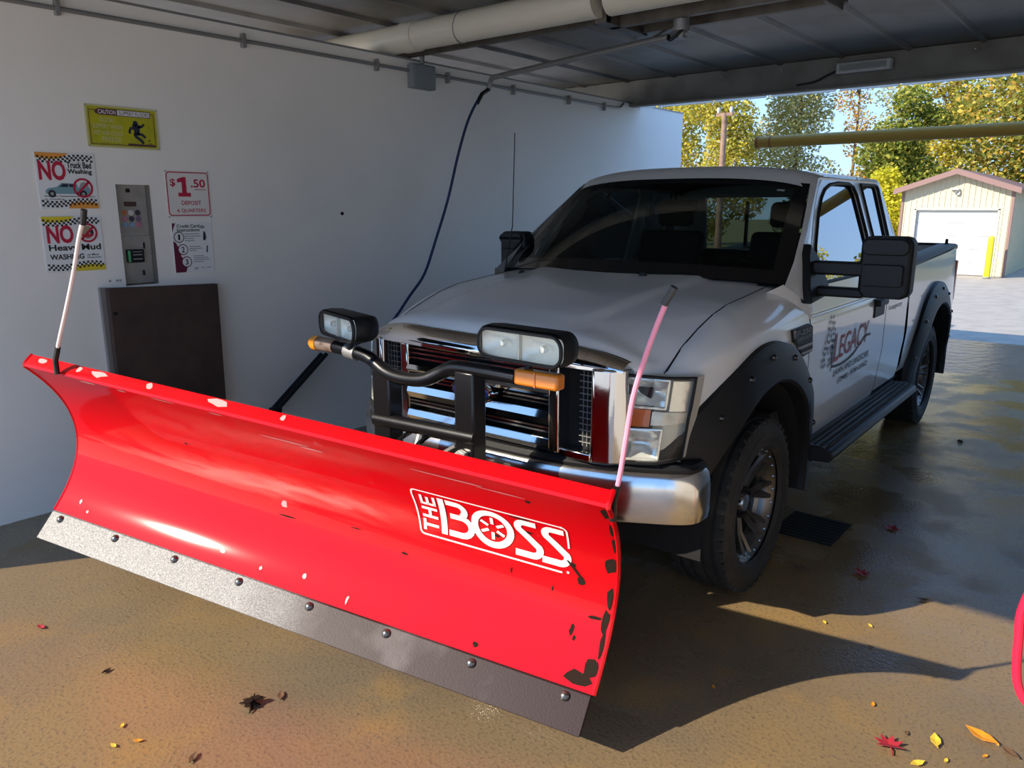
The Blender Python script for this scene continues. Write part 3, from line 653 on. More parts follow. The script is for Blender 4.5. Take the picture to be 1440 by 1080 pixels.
# hood
def hood_yf(x): x = abs(x); return interp(x, [(0,-.945),(.3,-.938),(.55,-.915),(.66,-.89),(.72,-.865),(.77,-.825),(.822,-.735)])
def hood_yr(x): return .14+.26*(x/.82)**2
zc_p = [(-.95,1.315),(-.92,1.335),(-.86,1.358),(-.7,1.388),(-.3,1.44),(.2,1.492),(.45,1.50)]
def sstep(a, b_, x): t_ = min(1, max(0, (x-a)/(b_-a))); return t_*t_*(3-2*t_)
def hood_z(x, y):
    a = abs(x)/.822; zc = interp(y, zc_p); zg = interp(y, zg_p)
    z = zc-(zc-zg)*a**4.5
    dome = 1-sstep(.40+.10*(y+.9)/1.2, .47+.10*(y+.9)/1.2, abs(x))
    z += .020*dome*sstep(-.95,-.55,y)
    fr = (y-hood_yf(x))
    if fr < .05: z -= .030*(1-fr/.05)**2
    return z
mb = MB()
def hoodf(u, v):
    x = -.822+1.644*u; y0 = hood_yf(x); y1 = hood_yr(x); y = y0+(y1-y0)*(v**1.25); return (x, y, hood_z(x, y))
mb.grid(hoodf, 72, 40)
mb.grid(lambda u, v: (lambda p: (p[0], p[1]+.02*v, p[2]-.05*v))(hoodf(u, 0)), 72, 1)
obj('hood', mb, 'white_paint', T, angle=50)
for x, y in ((-.56,.10),(.24,.11)): obj('washer_nozzle', MB().lathe([(0,.018),(.012,.016),(.018,.004),(.019,-.01)], 10, Matrix.Translation((x,y,hood_z(x,y))) @ Matrix.Diagonal((1.3,.8,1,1))), 'black_plastic', T)
obj('engine_bay', MB().box(-.80,.80,-.80,.35,.55,1.14), 'dark_void', T)

# grille
G = obj('grille', MB().box(-.62,.62,-.90,-.82,.83,1.25), 'dark_void', T, smooth=False)
def lip(u, v):
    x = -.735+1.47*u; ax = abs(x); y0 = hood_yf(x*.98)-.004
    zt = max(1.232, hood_z(x*.98, hood_yf(x*.98))+.014)
    prof = [(.014,1.0),(-.010,.97),(-.036,.72),(-.052,.36),(-.052,.12),(-.030,0)]
    k = min(4, int(v*5)); t_ = v*5-k; dy = prof[k][0]+(prof[k+1][0]-prof[k][0])*t_; z = prof[k][1]+(prof[k+1][1]-prof[k][1])*t_
    return (x, y0+dy, 1.205+(zt-1.205)*z)
obj('top_lip', MB().grid(lip, 60, 10), 'chrome', G, angle=60)
for s in (1, -1):
    mb = MB().prism([(.605,-.945),(.622,-.972),(.70,-.945),(.742,-.895),(.742,-.84),(.605,-.86)], lambda x, y: (s*x, y, .828), lambda x, y: (s*x, y, 1.225))
    obj('outer_pillar', mb, 'chrome', G, bevel=.010, seg=3)
    obj('inner_pillar', MB().box(*sorted((s*.415, s*.468)), -.985, -.88, .84, 1.222), 'chrome', G, bevel=.010, seg=3)
    obj('side_vent_frame', MB().box(*sorted((s*.46, s*.62)), -.972, -.90, .828, .868), 'chrome', G, bevel=.008)
    mb = MB()
    for k in range(12): mb.box(*sorted((s*.535, s*.603)), -.925, -.919, .895+k*.026, .898+k*.026)
    for k in range(3): mb.box(*sorted((s*(.552+.02*k), s*(.554+.02*k))), -.925, -.919, .88, 1.20)
    tag(obj('side_mesh', mb, 'galvanised', G, smooth=False), kind='stuff')
for z0, z1, nm in ((1.074,1.122,'upper_bar'),(.952,1.022,'middle_bar'),(.838,.90,'lower_bar')):
    obj(nm, MB().prism([(-.90,z0),(-.978,z0+.006),(-.992,(z0+z1)/2),(-.982,z1-.004),(-.90,z1)], lambda y, z: (-.42,y,z), lambda y, z: (.42,y,z)), 'chrome', G, angle=30)
for z in (1.145,1.168,1.190,1.038,1.056,.915,.932):
    obj('grille_strip', MB().box(-.42,.42,-.945,-.925,z-.004,z+.004), 'chrome_worn', G, smooth=False)
mb = MB().lathe([(0,.02),(.115,.018),(.128,.008),(.13,-.02)], 32, Matrix.Translation((0,-.985,1.048)) @ Matrix.Rotation(PI/2,4,'X') @ Matrix.Diagonal((1,.42,1,1)))
E_ = obj('emblem', mb, 'chrome', G); obj('emblem_field', MB().lathe([(0,.026),(.09,.0245),(.105,.021),(.107,.016)], 32, Matrix.Translation((0,-.985,1.048)) @ Matrix.Rotation(PI/2,4,'X') @ Matrix.Diagonal((1,.40,1,1))), 'emblem_blue', E_)
mb = MB(); put_text(mb, 'Ford', lambda a, b_: (a, -1.0125, b_), -.062, .062, 1.030, 1.066, .01); obj('emblem_script', mb, 'logo_white', E_, fix=False)

# front bumper, swept
bp_path = [(0,-1.02),(.40,-1.005),(.68,-.935),(.83,-.862),(.93,-.805),(.985,-.755),(1.0,-.70),(1.0,-.64)]
full = [(-x, y) for x, y in reversed(bp_path[1:])] + bp_path
full = [tuple(p) for p in smoothpath([(x, y, 0) for x, y in full], 3)]
def bump(prof, mname, name, close=True):
    mb = MB(); vs = []; n_ = len(prof)
    for i, p in enumerate(full):
        a = Vector(full[max(i-1,0)]); c_ = Vector(full[min(i+1, len(full)-1)]); d = (c_-a).normalized(); nn = Vector((d.y, -d.x, 0))
        for o_, z in prof: vs.append((p[0]+nn.x*o_, p[1]+nn.y*o_, z))
    fs = [(i*n_+k, i*n_+(k+1) % n_, (i+1)*n_+(k+1) % n_, (i+1)*n_+k) for i in range(len(full)-1) for k in range(n_)]
    fs += [tuple(range(n_)), tuple(reversed(range((len(full)-1)*n_, len(full)*n_)))]
    return obj(name, mb.add(vs, fs), mname, T, angle=40)
bump([(-.06,.578),(-.02,.572),(.0,.584),(.006,.62),(.006,.73),(-.004,.785),(-.02,.80),(-.06,.80)], 'chrome_worn', 'front_bumper')
bump([(-.10,.79),(-.015,.80),(-.012,.812),(-.03,.83),(-.10,.835)], 'black_plastic', 'bumper_pad')

# cab: doors, lower body
def gx(z): return .955-.30*(z-1.42)
def panel(name, y0, y1, z0f, z1, s, m='white_paint', nz_=18, out=0.0, parent=T):
    return obj(name, MB().grid(lambda u, v: (lambda y: (lambda z: (s*(bxz(z, y)+out), y, z))((z0f(y))+(z1-z0f(y))*v))(y0+(y1-y0)*u), 24, nz_, s < 0), m, parent, angle=50)
DG = [(.70,1.452),(.845,1.65),(1.01,1.82),(1.13,1.91),(1.22,1.955),(1.34,1.985),(1.50,1.998),(1.74,1.998),(1.82,1.98),(1.865,1.93),(1.90,1.70),(1.91,1.452)]
QG = [(2.07,1.452),(2.03,1.75),(2.00,2.0),(2.40,2.0),(2.425,1.98),(2.43,1.75),(2.43,1.452)]
for s in (1, -1):
    obj('door_gap', MB().grid(lambda u, v: (s*(bxz(.56+.78*v)-.012), .56+2.30*u, .56+.78*v), 6, 8), 'dark_void', T)
    D = panel('front_door', .585, 2.155, lambda y: .575, 1.325, s)
    R_ = panel('rear_door', 2.17, 2.80, lambda y: .60, 1.325, s)
    fa = lambda y, z: (s*gx(z), y, z); fb = lambda y, z: (s*(gx(z)-.035), y, z)
    obj('window_frame', MB().plate([(.585,1.32),(.60,1.40),(.80,1.66),(.985,1.86),(1.12,1.965),(1.26,2.035),(1.46,2.045),(1.93,2.045),(1.965,2.02),(1.985,1.70),(2.155,1.40),(2.155,1.32)][:10]+[(2.0,1.45),(2.0,1.32)], [DG], fa, fb), 'white_paint', D, smooth=False)
    obj('window_frame', MB().plate([(2.01,1.32),(2.01,1.45),(1.975,2.045),(2.45,2.045),(2.52,2.0),(2.58,1.70),(2.80,1.36),(2.80,1.32)], [QG], fa, fb), 'white_paint', R_, smooth=False)
    obj('window_seal', MB().tube([(s*(gx(z)+.002), y, z) for y, z in DG+DG[:1]], .011, 6, False), 'black_plastic', D)
    obj('window_seal', MB().tube([(s*(gx(z)+.002), y, z) for y, z in QG+QG[:1]], .011, 6, False), 'black_plastic', R_)
    obj('window_pane', MB().flat(DG, lambda y, z: (s*(gx(z)-.012), y, z)), 'window_tint', D)
    obj('window_pane', MB().flat(QG, lambda y, z: (s*(gx(z)-.012), y, z)), 'window_tint', R_)
    obj('handle', MB().box(*sorted((s*.985, s*1.018)), 1.86, 2.08, 1.225, 1.265).box(*sorted((s*.975, s*.992)), 1.84, 2.10, 1.15, 1.275), 'black_plastic', D, bevel=.008)
    obj('belt_crease', MB().tube([(s*(bxz(1.292)-.004), y, 1.292) for y in (.60,1.2,2.15)], .010, 8), 'white_paint', D)
    obj('rocker', MB().grid(lambda u, v: (s*interp(v, [(0,.80),(.5,.90),(1,.945)]), .68+2.25*u, .44+.15*v), 8, 4), 'black_plastic', T)
    # A pillar skin between windshield and door frame
    ap = [(.30,1.475,.925),(.47,1.58,.903),(.66,1.72,.866),(.84,1.85,.823),(1.00,1.965,.782),(1.06,2.01,.765)]
    dp = [(.575,1.34),(.66,1.50),(.815,1.675),(.99,1.865),(1.125,1.97),(1.20,2.02)]
    obj('a_pillar', MB().grid(lambda u, v: (lambda i, t_: (lambda A, B: (s*(A[2]*(1-v)+gx(B[1])*v+.012*math.sin(PI*v)), A[0]*(1-v)+B[0]*v, A[1]*(1-v)+B[1]*v))(tuple(ap[i][k]+(ap[i+1][k]-ap[i][k])*t_ for k in range(3)), tuple(dp[i][k]+(dp[i+1][k]-dp[i][k])*t_ for k in range(2))))(min(4, int(u*5)), u*5-min(4, int(u*5))), 20, 6), 'white_paint', T, angle=60)
    # cowl corner closing fender to pillar
    obj('cowl_corner', MB().grid(lambda u, v: tuple((s*k if q == 0 else k) for q, k in enumerate([(.85,.20,1.435)[q]*(1-u)*(1-v)+(.974,.585,1.285)[q]*u*(1-v)+(.922,.29,1.482)[q]*(1-u)*v+(.977,.585,1.36)[q]*u*v for q in range(3)])), 8, 6), 'white_paint', T, angle=60)
    # fender vent
    V = obj('fender_vent', MB().prism([(.275,1.262),(.53,1.268),(.57,1.25),(.60,1.115),(.45,1.105),(.335,1.19),(.285,1.205)], lambda y, z: (s*.978,y,z), lambda y, z: (s*.997,y,z)), 'black_plastic', T, bevel=.004)
    obj('vent_trim', MB().tube([(s*.998,.285,1.26),(s*.998,.295,1.205),(s*.998,.34,1.18)], .008, 6), 'chrome', V)
    obj('vent_louver', MB().box(*sorted((s*.996, s*1.003)), .36,.565,1.155,1.170).box(*sorted((s*.996, s*1.003)), .42,.575,1.122,1.134), 'print_grey', V)
    mb = MB(); put_text(mb, 'F-250', (lambda a, b_: (.9985, a, b_)) if s > 0 else (lambda a, b_: (-.9985, .84-a, b_)), .33, .545, 1.225, 1.252, .01); put_text(mb, 'SUPER DUTY', (lambda a, b_: (.9985, a, b_)) if s > 0 else (lambda a, b_: (-.9985, .84-a, b_)), .335, .555, 1.198, 1.214, .01)
    obj('badge_lettering', mb, 'galvanised', V, fix=False)
    # running board
    B_ = obj('running_board', MB().prism([(.86,.52),(.90,.575),(1.05,.585),(1.12,.565),(1.135,.53),(1.11,.500),(.90,.49)], lambda x, z: (s*x,.66,z), lambda x, z: (s*x,2.72,z)), 'black_plastic', T, bevel=.008)
    for x in (.985,1.02,1.055,1.09): obj('tread_rib', MB().box(*sorted((s*(x-.006), s*(x+.006))), .70,2.66,.575,.590), 'rubber', B_, smooth=False)
    obj('bracket', MB().box(*sorted((s*.70, s*.95)), 2.30,2.36,.46,.53).box(*sorted((s*.70, s*.95)), .95,1.01,.46,.53), 'black_paint', B_)

# roof
def roof(u, v):
    x = -.80+1.6*u; a = abs(x)/.80; yf = 1.00-.14*(1-a*a); y = yf+(2.50-yf)*v
    z = 2.098-.055*a**3-.02*a**10
    z -= .075*(1-sstep(0,.13,v))**2*1.0
    z -= .05*sstep(.88,1,v)**2
    return (x*(.975 if a > .97 else 1), y, z)
obj('roof', MB().grid(roof, 40, 26).grid(lambda u, v: (lambda p: (p[0]*(1-.02*v), p[1], p[2]-.06*v))(roof(0, u)), 26, 1).grid(lambda u, v: (lambda p: (p[0]*(1-.02*v), p[1], p[2]-.06*v))(roof(1, u)), 26, 1), 'white_paint', T, angle=60)
obj('headliner', MB().grid(lambda u, v: (lambda p: (p[0]*.95, p[1], p[2]-.035))(roof(u, .04+.94*v)), 16, 8), 'interior_dark', T)
for s in (1, -1): obj('roof_seam', MB().tube([roof(.5+s*.487, v/12) for v in range(1,12)], .006, 6), 'dark_void', T)
# windshield
def ws(u, v, off=0.0, mx=1.0):
    b_ = 2*u-1
    xb = .915*b_; yb = .40-.26*(1-b_*b_); zb = 1.475+.035*(1-b_*b_)
    xt = .775*b_; yt = 1.025-.12*(1-b_*b_); zt = 1.985+.045*(1-b_*b_)
    z = zb+(zt-zb)*v+.012*math.sin(PI*v); return (xb+(xt-xb)*v, yb+(yt-yb)*v-.012*math.sin(PI*v)+off, z+off*.3)
W_ = obj('windshield', MB().grid(lambda u, v: ws(.012+.976*u, .01+.975*v), 24, 14), 'windshield_glass', T, angle=80)
def wband(u0, u1, v0, v1): return lambda u, v: ws(u0+(u1-u0)*u, v0+(v1-v0)*v, -.004)
mb = MB().grid(wband(0,.045,0,1), 2, 12).grid(wband(.955,1,0,1), 2, 12).grid(wband(0,1,.93,1), 24, 2).grid(wband(0,1,0,.11), 24, 2)
obj('black_border', mb, 'black_gloss', W_, angle=80)
obj('sticker', MB().grid(wband(.90,.925,.885,.905), 2, 1), 'print_grey', W_)
obj('cowl', MB().grid(lambda u, v: (lambda b_: (.90*b_, hood_yr(.82*b_)+.02+(.40-.26*(1-b_*b_)-hood_yr(.82*b_)+.02)*v, 1.455+.022*(1-b_*b_)+.03*v))(2*u-1), 24, 3).grid(lambda u, v: (.55+.37*u, .26+.06*u+.15*v, 1.475+.01*v-.01*u), 6, 4), 'black_plastic', T)
for x0, x1 in ((-.62,-.02),(.10,.72)):
    obj('wiper', MB().tube([(x1, .20+.2*(x1/.8)**2, 1.512), (x0+.1, .225+.22*(x0/.8)**2, 1.535)], .008, 6), 'black_plastic', T)
# back wall of the cab with rear glass
RG = [(-.60,1.52),(.60,1.52),(.54,1.93),(-.54,1.93)]
cb = obj('cab_back', MB().plate([(-.95,.62),(.95,.62),(.95,1.40),(.77,2.03),(-.77,2.03),(-.95,1.40)], [RG], lambda x, z: (x, 2.80-max(0, z-1.36)*.42, z), lambda x, z: (x, 2.77-max(0, z-1.36)*.42, z)), 'white_paint', T, smooth=False)
obj('rear_glass', MB().flat(RG, lambda x, z: (x, 2.785-(z-1.36)*.42, z)), 'windshield_glass', cb)
for x in (-.2, .2): obj('rear_divider', MB().box(x-.012, x+.012, 2.56, 2.58, 1.55, 1.90), 'black_plastic', cb)
# cabin interior
obj('cabin_floor', MB().box(-.88,.88,.36,2.72,.66,.80).box(-.88,-.84,.6,2.72,.8,1.40).box(.84,.88,.6,2.72,.8,1.40), 'interior_dark', T)
obj('dashboard', MB().prism([(.30,1.0),(.30,1.42),(.42,1.47),(.70,1.45),(.82,1.38),(.80,1.0)], lambda y, z: (-.86,y,z), lambda y, z: (.86,y,z)), 'interior_dark', T, bevel=.02)
obj('dash_papers', MB().box(-.42,-.06,.36,.60,1.468,1.485).box(-.30,-.10,.38,.55,1.485,1.50), 'button_pale', T, bevel=.004)
for x in (-.42, .42):
    S_ = obj('front_seat', MB().box(x-.25,x+.25,1.05,1.62,.85,1.05), 'seat_cloth', T, bevel=.05, seg=3)
    obj('seat_back', MB().prism([(1.50,1.0),(1.66,1.0),(1.80,1.68),(1.70,1.70)], lambda y, z: (x-.24,y,z), lambda y, z: (x+.24,y,z)), 'seat_cloth', S_, bevel=.04, seg=3)
    obj('headrest', MB().box(x-.13,x+.13,1.72,1.82,1.72,1.89), 'seat_cloth', S_, bevel=.04, seg=3)
obj('rear_seat', MB().box(-.78,.78,2.15,2.60,.85,1.08).box(-.78,.78,2.48,2.62,1.05,1.52), 'seat_cloth', T, bevel=.04)
st_m = Matrix.Translation((.42,.98,1.40)) @ Matrix.Rotation(math.radians(-62),4,'X')
SW = obj('steering_wheel', MB().tube([tuple(st_m @ Vector((.19*math.cos(a), .19*math.sin(a), 0))) for a in [2*PI*i/28 for i in range(29)]], .016, 8, False), 'interior_dark', T)
obj('wheel_hub', MB().lathe([(0,.03),(.06,.025),(.075,0),(.07,-.08),(0,-.1)], 16, st_m), 'interior_dark', SW)
for a in (0, 180, 270): obj('wheel_spoke', MB().tube([tuple(st_m @ Vector((0,0,0))), tuple(st_m @ Vector((.19*math.cos(math.radians(a)), .19*math.sin(math.radians(a)), 0)))], .014, 6), 'interior_dark', SW)
obj('inside_mirror', MB().box(-.13,.13,.93,.955,1.83,1.90).tube([(0,.93,1.90),(0,.90,1.99)], .012, 6), 'interior_dark', T, bevel=.01)

# mirrors
def mirror(s, x0, x1, y, z0, z1, base):
    M_ = obj('side_mirror', MB().prism(rrect(x0, x1, z0, z1, .045, 5), lambda x, z: (s*x, y-.04+.02*((x-(x0+x1)/2)/.12)**2, z), lambda x, z: (s*x, y+.09, z)), 'black_plastic', T, bevel=.018, seg=3, angle=50)
    zm = z0+(z1-z0)*.36
    obj('mirror_cap', MB().prism(rrect(x0+.012, x1-.012, z0+(z1-z0)*.70, z1-.012, .035, 4), lambda x, z: (s*x, y-.048, z), lambda x, z: (s*x, y-.03, z)), 'black_plastic', M_, bevel=.006)
    obj('mirror_insert', MB().prism(rrect(x0+.02, x1-.03, z0+(z1-z0)*.20, z0+(z1-z0)*.55, .015, 3), lambda x, z: (s*x, y-.049, z), lambda x, z: (s*x, y-.03, z)), 'black_plastic', M_, bevel=.004)
    obj('mirror_glass', MB().flat(rrect(x0+.02, x1-.02, z0+.02, z1-.02, .03, 4), lambda x, z: (s*x, y+.0905, z)), 'mirror_face', M_)
    for za, zb_, yy in ((base[0], base[1], 0), (base[2], base[3], 0)):
        obj('mirror_arm', MB().box(*sorted((s*.95, s*(x0+.03))), y-.02, y+.05, za, zb_), 'black_plastic', M_, bevel=.012)
    obj('mirror_base', MB().prism([(y-.16,1.375),(y+.18,1.40),(y+.18,1.46),(y+.12,1.60),(y+.03,1.67),(y-.03,1.62),(y-.13,1.46)], lambda yy, z: (s*(gx(z)-.01),yy,z), lambda yy, z: (s*(gx(z)+.045),yy,z)), 'black_plastic', M_, bevel=.01)
    return M_
mirror(1, 1.185, 1.425, .62, 1.412, 1.716, (1.515,1.585,1.405,1.455))
mirror(-1, .87, 1.078, .56, 1.455, 1.70, (1.53,1.58,1.475,1.50))
# antenna on the far fender
obj('antenna', MB().tube([(-.90,.34,1.36),(-.897,.44,1.74),(-.894,.46,2.31)], [.006,.0035,.003], 6), 'black_plastic', T)

# bed
def zr(y): return 1.415+.036*(y-2.9)
BED = [(.55,.93),(.70,.965),(.95,.985),(1.2,.978),(1.35,.968),(1.52,.955)]
for s in (1, -1):
    def bed(u, v, s=s):
        y = 2.885+2.15*u; zb = max(.62, arch(y, YR, .70)); zt = zr(y); z = zb+(zt-zb)*v
        x = interp(z, BED)-(.045*((y-4.3)/.73)**2 if y > 4.3 else 0); return (s*x, y, z)
    Bd = obj('bed_side', MB().grid(bed, 60, 18, s < 0).grid(lambda u, v: (s*.80, 2.885+2.15*u, .75+(zr(2.885+2.15*u)-.75)*v), 12, 2).grid(lambda u, v: (s*(.80+.15*v), 2.885, .62+(zr(2.885)-.62)*u), 8, 2), 'white_paint', T, angle=50)
    obj('bed_rail_cap', MB().prism([(.79,0),(.79,.018),(.82,.028),(.94,.026),(.965,.012),(.965,-.02),(.95,-.02),(.94,0)], lambda x, z: (s*x,2.885,zr(2.885)+z), lambda x, z: (s*(x-.04),5.02,zr(5.02)+z)), 'black_plastic', Bd, angle=30)
    obj('stake_pocket', MB().lathe([(0,.05),(.012,.045),(.016,0)], 8, Matrix.Translation((s*.84,4.93,zr(4.93)+.026))), 'black_plastic', Bd)
    TL = obj('tail_light', MB().box(*sorted((s*.86, s*.945)), 4.98, 5.045, .98, 1.36), 'amber_strip', T, bevel=.01)
obj('bed_front', MB().box(-.86,.86,2.885,2.92,.75,zr(2.9)+.005), 'white_paint', T)
obj('bed_floor', MB().box(-.86,.86,2.90,5.0,.74,.78), 'black_plastic', T)
TG = obj('tailgate', MB().box(-.86,.86,4.985,5.04,.74,zr(5.0)+.01), 'white_paint', T, bevel=.01)
obj('tailgate_cap', MB().box(-.86,.86,4.975,5.045,zr(5.0)+.01,zr(5.0)+.028), 'black_plastic', TG, bevel=.005)
obj('rear_bumper', MB().box(-.93,.93,5.02,5.16,.55,.72), 'chrome_worn', T, bevel=.03)
obj('mud_flap', MB().box(.72,.98,4.52,4.54,.34,.85), 'rubber', T); obj('mud_flap', MB().box(-.98,-.72,4.52,4.54,.34,.85), 'rubber', T)
obj('chassis', MB().box(-.62,.62,-.55,4.85,.42,.72).box(-.75,.75,.6,2.8,.50,.70), 'dark_void', T)
for y in (0, YR): obj('axle', MB().tube([(-.86,y,.43),(.86,y,.43)], .06, 12).lathe([(0,.14),(.1,.11),(.14,0),(.1,-.11),(0,-.14)], 14, Matrix.Translation((.15,y,.43))), 'dark_void', T)

# door lettering
def dmap(y, z): return (bxz(z)+.0035, y, z)
def dprint(name, m, build):
    mb = MB(); build(mb); return obj(name, mb, m, T, fix=False, smooth=False)
def leaves(mb):
    rnd = random.Random(3)
    for row in range(9):
        z = 1.255-.034*row; half = [.02,.045,.06,.07,.085,.09,.10,.10,.085][row]
        n_ = int(half*2/.024)+1
        for i in range(n_):
            if row > 5 and rnd.random() < .45 and .25 < i/max(1, n_-1) < .75: continue
            y = .955-half+2*half*i/max(1, n_-1)+rnd.uniform(-.006,.006)+.012*row*-.6; zz = z+rnd.uniform(-.008,.008)-.25*(y-.95)*.35
            a = rnd.uniform(-.5,.5); l_, w_ = .017, .0075
            q = [(0,-l_),(w_,0),(0,l_),(-w_,0)]
            mb.add([dmap(y+p[0]*math.cos(a)-p[1]*math.sin(a), zz+p[0]*math.sin(a)+p[1]*math.cos(a)) for p in q], [(0,1,2,3)])
tag(dprint('tree_leaf_decal', 'print_black', leaves), kind='stuff')
def trunk(mb):
    for pts, wd in (([(1.0,.985),(.985,1.02),(.99,1.06),(.97,1.10)],.016), ([(.99,1.06),(1.02,1.11),(1.03,1.14)],.010), ([(.985,1.03),(.955,1.07)],.008),
                    ([(.975,.94),(.995,.965),(1.01,.99)],.010), ([(.995,.965),(1.10,.955),(1.25,.955),(1.42,.975),(1.56,1.02),(1.68,1.055),(1.80,1.055)],.014)):
        v, q = ribbon2d([tuple(p)[:2] for p in smoothpath([(a, b_, 0) for a, b_ in pts], 4)], wd); mb.add([dmap(*p) for p in v], q)
dprint('tree_trunk_decal', 'print_black', trunk)
def legacy(mb):
    sk_ = lambda y, z: dmap(y+.10*(z-1.05), z+.04*(y-1.05))
    put_text(mb, 'L', sk_, 1.03, 1.12, .985, 1.15, .006); put_text(mb, 'EGACY', sk_, 1.135, 1.74, .99, 1.125, .004)
dprint('name_lettering', 'logo_red', legacy)
dprint('trade_lettering', 'print_black', lambda mb: put_text(mb, 'LAWN AND LANDSCAPE', lambda y, z: dmap(y, z+.02*(y-1.05)), 1.05, 1.80, .895, .935, .01))
dprint('phone_lettering', 'print_black', lambda mb: put_text(mb, '(248) 308-0362', lambda y, z: dmap(y, z+.02*(y-1.05)), 1.17, 1.80, .825, .868, .01))
dprint('rear_lettering', 'print_grey', lambda mb: put_text(mb, 'Legacy', lambda y, z: dmap(y, z), 2.24, 2.62, 1.155, 1.195, .01))

# wheels
WM = Matrix.Rotation(PI/2, 4, 'Y')              # local z -> +x (outer side)
def wheel():
    prof = [(.262,-.13),(.268,-.125),(.262,-.11),(.245,-.09),(.245,.07),(.262,.095),(.282,.112),(.290,.116),(.292,.108),(.276,.092),(.262,.080),(.235,.03)]
    w_ = obj('wheel', MB().lathe(prof, 40, WM), 'wheel_metal', T, angle=40)
    # tyre with grooved tread
    R0 = .43; tp = [(.285,-.125),(.30,-.143),(.345,-.15),(.39,-.146),(.415,-.132),(.426,-.12)]
    for gx0 in (-.085,-.03,.03,.085): tp += [(R0-.001, gx0-.012),(R0-.012, gx0-.009),(R0-.012, gx0+.009),(R0-.001, gx0+.012)]
    tp += [(.426,.12),(.415,.132),(.39,.146),(.372,.149),(.370,.152),(.345,.153),(.343,.150),(.30,.143),(.285,.125)]
    ty = obj('tyre', MB().lathe(tp, 64, WM), 'rubber', w_, angle=30)
    mb = MB()
    for k in range(44):
        for sd, off in ((1, 0), (-1, .5)):
            a = 2*PI*(k+off)/44; M2 = Matrix.Rotation(a, 4, 'X')
            b2 = MB().box(*sorted((sd*.100, sd*.136)), -.018, .018, .412, .4295); mb.add([M2 @ Vector(p) for p in b2.v], b2.f)
    tag(obj('tread_blocks', mb, 'rubber', w_, smooth=False), kind='stuff')
    for k in range(8):
        for d in (-.105, .105):
            mb = MB()
            a0 = 2*PI*k/8
            pts = [Vector((.030, .07*math.cos(a0), .07*math.sin(a0))), Vector((.045, .17*math.cos(a0+d*.9), .17*math.sin(a0+d*.9))), Vector((.088, .272*math.cos(a0+d*1.3), .272*math.sin(a0+d*1.3)))]
            mb.tube(pts, [.020,.016,.018], 6); obj('spoke', mb, 'wheel_metal', w_, angle=30)
    obj('wheel_back', MB().lathe([(0,-.06),(.15,-.06),(.20,-.03),(.244,-.03)], 32, WM), 'dark_void', w_)
    obj('hub', MB().lathe([(0,.075),(.040,.072),(.048,.055),(.052,.03),(.085,.028),(.092,.015),(.09,-.03)], 24, WM), 'wheel_bright', w_)
    mb = MB()
    for k in range(8):
        a = 2*PI*(k+.5)/8; mb.lathe([(0,.052),(.009,.05),(.012,.02),(.012,0)], 8, Matrix.Translation((.02, .070*math.cos(a), .070*math.sin(a))) @ WM)
    tag(obj('lug_nuts', mb, 'dark_void', w_), kind='stuff')
    mb = MB()
    for k in range(24):
        a = 2*PI*k/24; mb.lathe([(0,.012),(.006,.011),(.009,.002),(.009,-.004)], 8, Matrix.Translation((.100, .276*math.cos(a), .276*math.sin(a))) @ WM)
    tag(obj('rim_bolts', mb, 'wheel_bright', w_), kind='stuff')
    return w_
w0 = wheel(); w0.location = (.848, 0, .43)
for x, y, flip in ((.835, YR, 0), (-.848, 0, 1), (-.835, YR, 1)):
    w_ = copy_tree(w0, T); w_.location = (x, y, .43); w_.rotation_euler = (.4*y, 0, PI if flip else 0)

# ------------------------------------------------------------------ snow plow
P0 = Vector((-.28, -1.6, 0))
PLOW = empty('snow_plow', P0); tag(PLOW, 'red straight blade snow plow with work lights mounted on the truck front', 'snow plow')
eu = Vector((0.96499152, 0.24948889, -0.08091146)); ew = Vector((0.07833571, 0.02025291, 0.99672129)); eb = Vector((-0.25030958, 0.96816585, 0.0))
PR = Vector((1.027, -1.587, .10)); BL = 2.75
BM = Matrix(((eu.x, eb.x, ew.x, PR.x-P0.x), (eu.y, eb.y, ew.y, PR.y-P0.y), (eu.z, eb.z, ew.z, PR.z-P0.z), (0,0,0,1)))   # blade space: x along the blade (0 at its near end, minus to the far end), y back, z up
BUL = .19
def prof(t_): return (.094-.085*t_+BUL*4*t_*(1-t_), .102+.736*t_)
NP = 26
face = [prof(i/NP) for i in range(NP+1)]
lipP = [(.012,.850),(.022,.860),(.050,.884)]
front = face+lipP
back = []
for i, p in enumerate(front):
    a = Vector(front[max(i-1,0)]); c_ = Vector(front[min(i+1, len(front)-1)]); d = (c_-a).normalized(); back.append((p[0]+.009*d.y, p[1]-.009*d.x))
loop = front+list(reversed(back))
mb = MB(); n_ = len(loop); NX = 12
vs = [(-BL*i/NX, p[0], p[1]) for i in range(NX+1) for p in loop]
fs = [(i*n_+k, i*n_+(k+1) % n_, (i+1)*n_+(k+1) % n_, (i+1)*n_+k) for i in range(NX) for k in range(n_)]
fs += [(k, k+1, n_-2-k, n_-1-k) for k in range(len(front)-1)] + [(NX*n_+n_-1-k, NX*n_+n_-2-k, NX*n_+k+1, NX*n_+k) for k in range(len(front)-1)]
MBD = obj('moldboard', mb.add(vs, fs), 'red_paint', PLOW, angle=30, mtx=BM)
